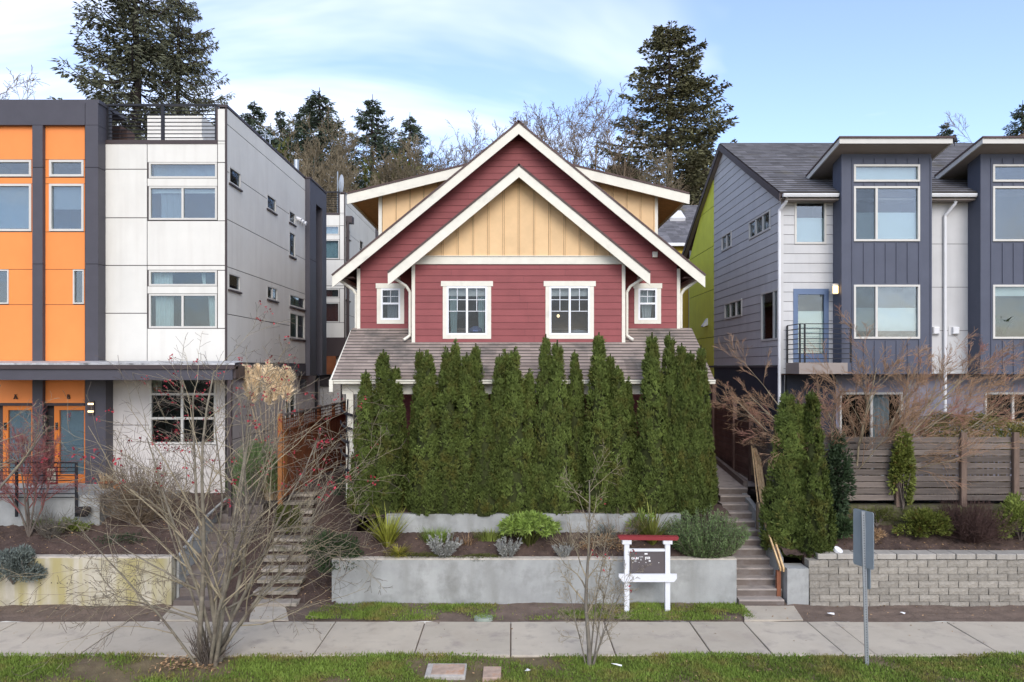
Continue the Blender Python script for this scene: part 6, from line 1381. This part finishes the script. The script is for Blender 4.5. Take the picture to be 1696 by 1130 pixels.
stems = [(p, d+np.array([0, rsx.uniform(-.25, .25), 0]), l*.84, r*.72) for p, d, l, r in stems]+[(np.array([0, 0, 0.]), np.array([dx, -.1, 1.0]), 2.9, .03) for dx in (-.3, .15, .55, .95)]
bare_tree('japanese_maple', (fx(1408, Yj), Yj, 1.95), 'wide bare Japanese maple with pinkish twigs before the navy bay', stems, Pj, ('bark_pale', 'twig_maple', 'twig_maple'), 9)
Yr_ = 17.0; Pr = dict(n=[8, 7, 7, 0], seg=[6, 5, 4, 3], wob=[.08, .14, .2, .22], up=[.03, .02, .02, .03], tap=[.7, .8, .85, .9], ang=[30, 34, 40], len=[.65, .6, .5], rr=[.6, .6, .6], rmin=.004, trunk_levels=1)
Pr['from'] = [.3, .2, .2]
bare_tree('red_twig_maple', (fx(48, Yr_), Yr_, 1.3), 'small bare maple with crimson twigs in front of the orange doors', [(np.array([0, 0, 0.]), np.array([x, .05, 1.]), l, .028) for x, l in ((-.35, 1.7), (-.1, 2.0), (.1, 2.0), (.38, 1.8), (.0, 2.1))], Pr, ('bark_low', 'twig_red', 'twig_red'), 15)
# the tree whose twigs reach in at the frame edge
Pe = dict(n=[5, 5, 4, 0], seg=[6, 5, 4, 3], wob=[.1, .18, .25, .25], up=[.0, -.03, -.05, -.04], tap=[.7, .8, .85, .9], ang=[40, 45, 50], len=[.6, .55, .5], rr=[.55, .6, .6], rmin=.0028, trunk_levels=1); Pe['from'] = [.35, .25, .2]
bare_tree('street_tree', (fx(-110, 14.5), 14.5, 0), 'bare tree whose pale hanging twigs reach in over the canopy by the door marked A', [(np.array([0, 0, 0.]), np.array([.12, .1, 1.]), 4.2, .07), (np.array([0, 0, .8]), np.array([.45, .05, 1.]), 3.6, .05), (np.array([0, 0, 2.0]), np.array([.55, .05, .9]), 3.2, .04)], Pe, ('bark_grey', 'bark_pale', 'bark_pale'), 22)

# ------------------------------------------------------------------ conifers and bare woods on the hill
def conifer_mesh(seed, Hh, R, z0=.12, whorl=.45, droop=.25, per=7, dens=1., leafL=.34, leafW=.10, power=.82, ragged=.25, sag=.1, upturn=.0, gap=0., hang=.4):
    rs = np.random.RandomState(seed); polys = [(np.array([[0, 0, -1], [0, 0, Hh*.3], [rs.normal()*.1, 0, Hh*.7], [0, 0, Hh]]), np.array([Hh*.016, Hh*.012, Hh*.006, .02]))]; C, D, T = [], [], []
    z = Hh*z0
    while z < Hh*.985:
        h = z/Hh; r0 = R*(1-h)**power*(1-.35*max(0, (z0+.12-h)/.12))+.06
        for k in range(max(5, int(per*(1-.3*h)))):
            if rs.rand() < gap: continue
            a = rs.rand()*6.28; r = r0*(1-ragged+2*ragged*rs.rand()); zz = z+rs.uniform(-.3, .3)*whorl; d = np.array([math.cos(a), math.sin(a), 0]); n_ = 5; f = np.linspace(0, 1, n_+1)
            pts = np.stack([d[0]*r*f, d[1]*r*f, zz+r*(-droop*f-sag*np.sin(f*PI)+upturn*f*f)], 1); polys.append((pts, np.linspace(.012*Hh*.12+.02, .012, n_+1)))
            m = int((16+34*r)*dens); q = .18+.82*rs.rand(m)**.8; i = np.minimum((q*n_).astype(int), n_-1); p = pts[i]+(pts[i+1]-pts[i])*(q*n_-i)[:, None]
            side = np.array([-d[1], d[0], 0]); w = .34*r*(1-q*.75)*rs.uniform(-1, 1, m); p = p+side*w[:, None]+np.array([0, 0, 1])*(-np.abs(w)*.25-rs.rand(m)*hang*.35)[:, None]
            C.append(p); D.append(unit(d*.6+side*np.sign(w)[:, None]*.6+np.array([0, 0, -hang])+rs.normal(size=(m, 3))*.4)); T.append(np.clip(.35+.3*rs.rand()+.4*(rs.rand(m)-.5), 0, 1))
        z += whorl*(1-.72*h)
    C, D, T = np.concatenate(C), np.concatenate(D), np.concatenate(T); V, F = leaves(C, D, perp(D, rs), leafL*(.6+.8*rs.rand(len(C))), leafW*(.6+.8*rs.rand(len(C))))
    return bake('crown', [(V, F, T)]), bake('trunk', [tubes(polys, 5)], rs)
def conifer(px, py, Y, zg, meshes, Hh, label, mats, wf=1., rz=0, name='fir_tree', group=None):
    t = thing(name, (fx(px, Y), Y, zg), label, 'tree', group); s = (fz(py, Y)-zg)/Hh; t.scale = (s*wf, s*wf, s); t.rotation_euler.z = rz
    for n_, me, mt in zip(('crown', 'trunk'), meshes, mats): link(n_, me, MATS[mt], t)
FA = conifer_mesh(1, 20, 7.6, dens=.85, whorl=.7, per=8, gap=.06, ragged=.28, upturn=.25, droop=.26, leafL=.30, leafW=.085, hang=.35); FB_ = conifer_mesh(2, 20, 7.2, dens=.85, whorl=.72, per=7, gap=.08, ragged=.3, upturn=.25, droop=.26, leafL=.30, leafW=.085, hang=.35)
dk = ('fir_needles', 'bark_dark')
big = conifer_mesh(3, 26, 6.2, z0=.1, dens=.95, whorl=.66, per=8, leafL=.30, leafW=.085, ragged=.5, droop=.16, upturn=.28, power=.72, hang=.45, gap=.22)
conifer(222, -90, 42, 4, big, 26, 'huge dense fir rising behind the white townhouse roof railing', ('fir_needles_pale', 'bark_dark'), 1.2, .5, group=None)
conifer(296, -60, 44, 4, big, 26, 'tall fir just behind the huge one, its limbs reaching over the sloping parapet', ('fir_needles_pale', 'bark_dark'), .8, 2.4)
conifer(421, 166, 62, 7, FB_, 20, 'lone pointed fir just past the sloping parapet', dk, 1.05, 1); conifer(464, 178, 66, 8, FB_, 20, 'thin small fir standing between two larger firs', dk, .7, 3)
conifer(529, 145, 60, 7, FA, 20, 'tallest pointed fir of the hillside group behind the dark tower', dk, 1.25, .4); conifer(503, 172, 64, 8, FB_, 20, 'fir half hidden behind the shoulder of the tallest hillside fir', dk, .9, 5.2); conifer(617, 156, 60, 7, FA, 20, 'symmetrical fir above the eave tip of the yellow dormer', dk, 1.05, 2.2)
conifer(679, 186, 63, 8, FA, 20, 'shorter dark fir last in the row before the bare trees', dk, .95, 4.1); conifer(1565, 200, 80, 10, FB_, 20, 'small far fir tip above the bay roofs', dk, .8, 1.1); conifer(1694, 166, 70, 9, FA, 20, 'dark fir at the picture edge beside the round bare tree', dk, 1.0, 2.9)
CM = conifer_mesh(5, 25, 6.6, z0=.22, dens=1.1, whorl=.85, per=8, leafL=.30, leafW=.12, power=.56, ragged=.27, droop=-.03, sag=.06, upturn=.14, gap=.1, hang=.15)
conifer(1108, 34, 52, 6, CM, 25, 'great brownish cedar with open limbs, tallest tree behind the dormer roofs', ('cedar_needles', 'bark_dark'), 1.12, .8, 'cedar_tree')
LM = conifer_mesh(6, 12, 3.4, z0=.05, dens=1.1, whorl=.5, per=8, leafL=.34, leafW=.14, power=.5, ragged=.35, droop=.1, hang=.4)
conifer(1165, 248, 58, 7, LM, 12, 'low dense evergreen behind the peak of the grey gable', ('cedar_needles', 'bark_dark'), 1.0, 0, 'evergreen_tree'); conifer(1030, 265, 60, 7, LM, 12, 'low olive evergreen at the foot of the great cedar', ('cedar_needles', 'bark_dark'), 1.1, 2, 'evergreen_tree')
# round olive evergreens
def round_tree(px, py, Y, zg, r, label, seed, n=2600, mat='leaf_olive'):
    rs = np.random.RandomState(seed); zt_ = fz(py, Y)
    t = thing('evergreen_tree', (fx(px, Y), Y, zg), label, 'tree'); V, F, T = blob_leaves(rs, n, r, r, (zt_-zg)*.45, .5, .2, 26, .3, cz=(zt_-zg)*.56, flatbottom=False)
    link('crown', bake('crown', [(V, F, T)]), MATS[mat], t); link('trunk', bake('trunk', [tubes([(np.array([[0, 0, -1], [.2, 0, (zt_-zg)*.8]]), np.array([.25, .08]))])], rs), MATS['bark_dark'], t)
round_tree(514, 302, 52, 6, 2.2, 'rounded olive evergreen beside the dark tower top', 1); round_tree(645, 268, 53, 6, 2.8, 'yellowish-green madrone-like evergreen above the dormer eave', 2); round_tree(688, 286, 54, 6, 2.4, 'olive evergreen low behind the yellow dormer roof', 3); round_tree(450, 238, 56, 6, 2.4, 'olive evergreen behind the sloping white parapet', 4)
# leafless trees, three shapes shared
def wood_mesh(seed, P, stems, thick=1.):
    rs = np.random.RandomState(seed); out = [[] for _ in P['n']]; tips = []
    for s in stems: grow(rs, *s, 0, P, out, tips)
    return bake('trunk', [tubes(out[0]+out[1], 5)], rs), bake('twigs', [tubes(sum(out[2:], []), 3)], rs)
Pw = dict(n=[10, 6, 6, 4, 0], seg=[8, 6, 4, 3, 2], wob=[.03, .06, .08, .10, .1], up=[.02, .04, .03, .03, .02], tap=[.8, .8, .85, .85, .8], ang=[32, 34, 36, 38], len=[.48, .55, .55, .55], rr=[.5, .55, .6, .6], rmin=.013)
Pw['from'] = [.25, .2, .15, .15]
WM = [wood_mesh(s, Pw, [(np.array([0, 0, -.5]), np.array([.02, 0, 1.]), 15., .22)]) for s in (1, 2, 3)]+[wood_mesh(8, Pw, [(np.array([0, 0, -.5]), np.array([x, .1, 1.]), l, .15) for x, l in ((-.2, 14), (.05, 15), (.25, 13))])]
Pb = dict(Pw, n=[9, 7, 7, 4, 0], rmin=.013, ang=[28, 30, 34, 40]); BM_ = [wood_mesh(s, Pb, [(np.array([0, 0, -.5]), np.array([x, .1, 1.]), l, .12) for x, l in ((-.25, 9), (0, 10), (.2, 9.5), (.1, 8))]) for s in (5, 6)]
def top(me): a = np.empty(len(me.vertices)*3, np.float32); me.vertices.foreach_get('co', a); return float(np.percentile(a[2::3], 99.9))
woods = [(985, 150, 55, 0, 'bare tree with upright poles just left of the great cedar'), (925, 128, 52, 3, 'tallest many-limbed bare tree behind the main gable slope'), (893, 165, 56, 1, 'bare tree leaning over the main gable peak'), (955, 175, 58, 2, 'bare tree in the middle of the clump behind the gable'), (1010, 165, 50, 1, 'thin bare tree overlapping the limbs of the great cedar'), (1040, 230, 49, 0, 'low bare tree over the right dormer roof'),
         (737, 222, 62, 2, 'small bare tree after the last dark fir'), (766, 212, 64, 1, 'bare sapling between the firs and the gable, middle one'), (800, 196, 66, 0, 'taller bare sapling nearest the main gable slope'), (715, 236, 60, 0, 'low twiggy tree at the foot of the last dark fir'), (1640, 184, 66, 3, 'round-headed bare tree above the second bay roof'), (870, 205, 60, 2, 'low bare tree straight behind the gable ridge'), (-14, 95, 45, 1, 'bare tree whose twigs show at the edge of the sky beside the huge fir')]
for px, py, Y, k, lb in woods:
    zg = float(hz(0, Y)); t = thing('bare_tree', (fx(px, Y), Y, zg), lb, 'tree', 'bare trees on the hillside'); s = (fz(py, Y)-zg)/top(WM[k][1])
    t.scale = (s*1.05, s*1.05, s); t.rotation_euler.z = rnd.uniform(0, 6.28); link('trunk', WM[k][0], MATS['twig_far'], t); link('twigs', WM[k][1], MATS['twig_far'], t)
for i, (px, py, Y, lb) in enumerate(((405, 228, 50, 'brown brushy tree just above the hooked roof ladder'), (440, 240, 48, 'brown brushy tree above the sloping parapet'), (485, 205, 50, 'tall olive-brown brushy tree below the thin small fir'), (560, 240, 52, 'brushy tree filling the foot of the tallest fir'), (600, 210, 50, 'pale-stemmed brushy tree above the satellite dish'), (640, 225, 51, 'brushy tree under the symmetrical fir'), (668, 250, 52, 'low brushy tree at the dormer roof slope'), (530, 262, 47, 'brushy tree over the dark tower'), (590, 268, 47, 'low brushy tree just past the satellite dish'), (1060, 255, 47, 'brushy low tree over the right dormer eave'), (700, 262, 50, 'low brown thicket tree beside the yellow dormer roof'))):
    zg = float(hz(0, Y)); t = thing('brushy_tree', (fx(px, Y), Y, zg), lb, 'tree', 'brushy trees on the hillside'); s = (fz(py, Y)-zg)/top(BM_[i % 2][1]); t.scale = (s*.95, s*.95, s); t.rotation_euler.z = rnd.uniform(0, 6.28)
    link('trunk', BM_[i % 2][0], MATS['bark_grey'], t); link('twigs', BM_[i % 2][1], MATS['twig_olive'], t)
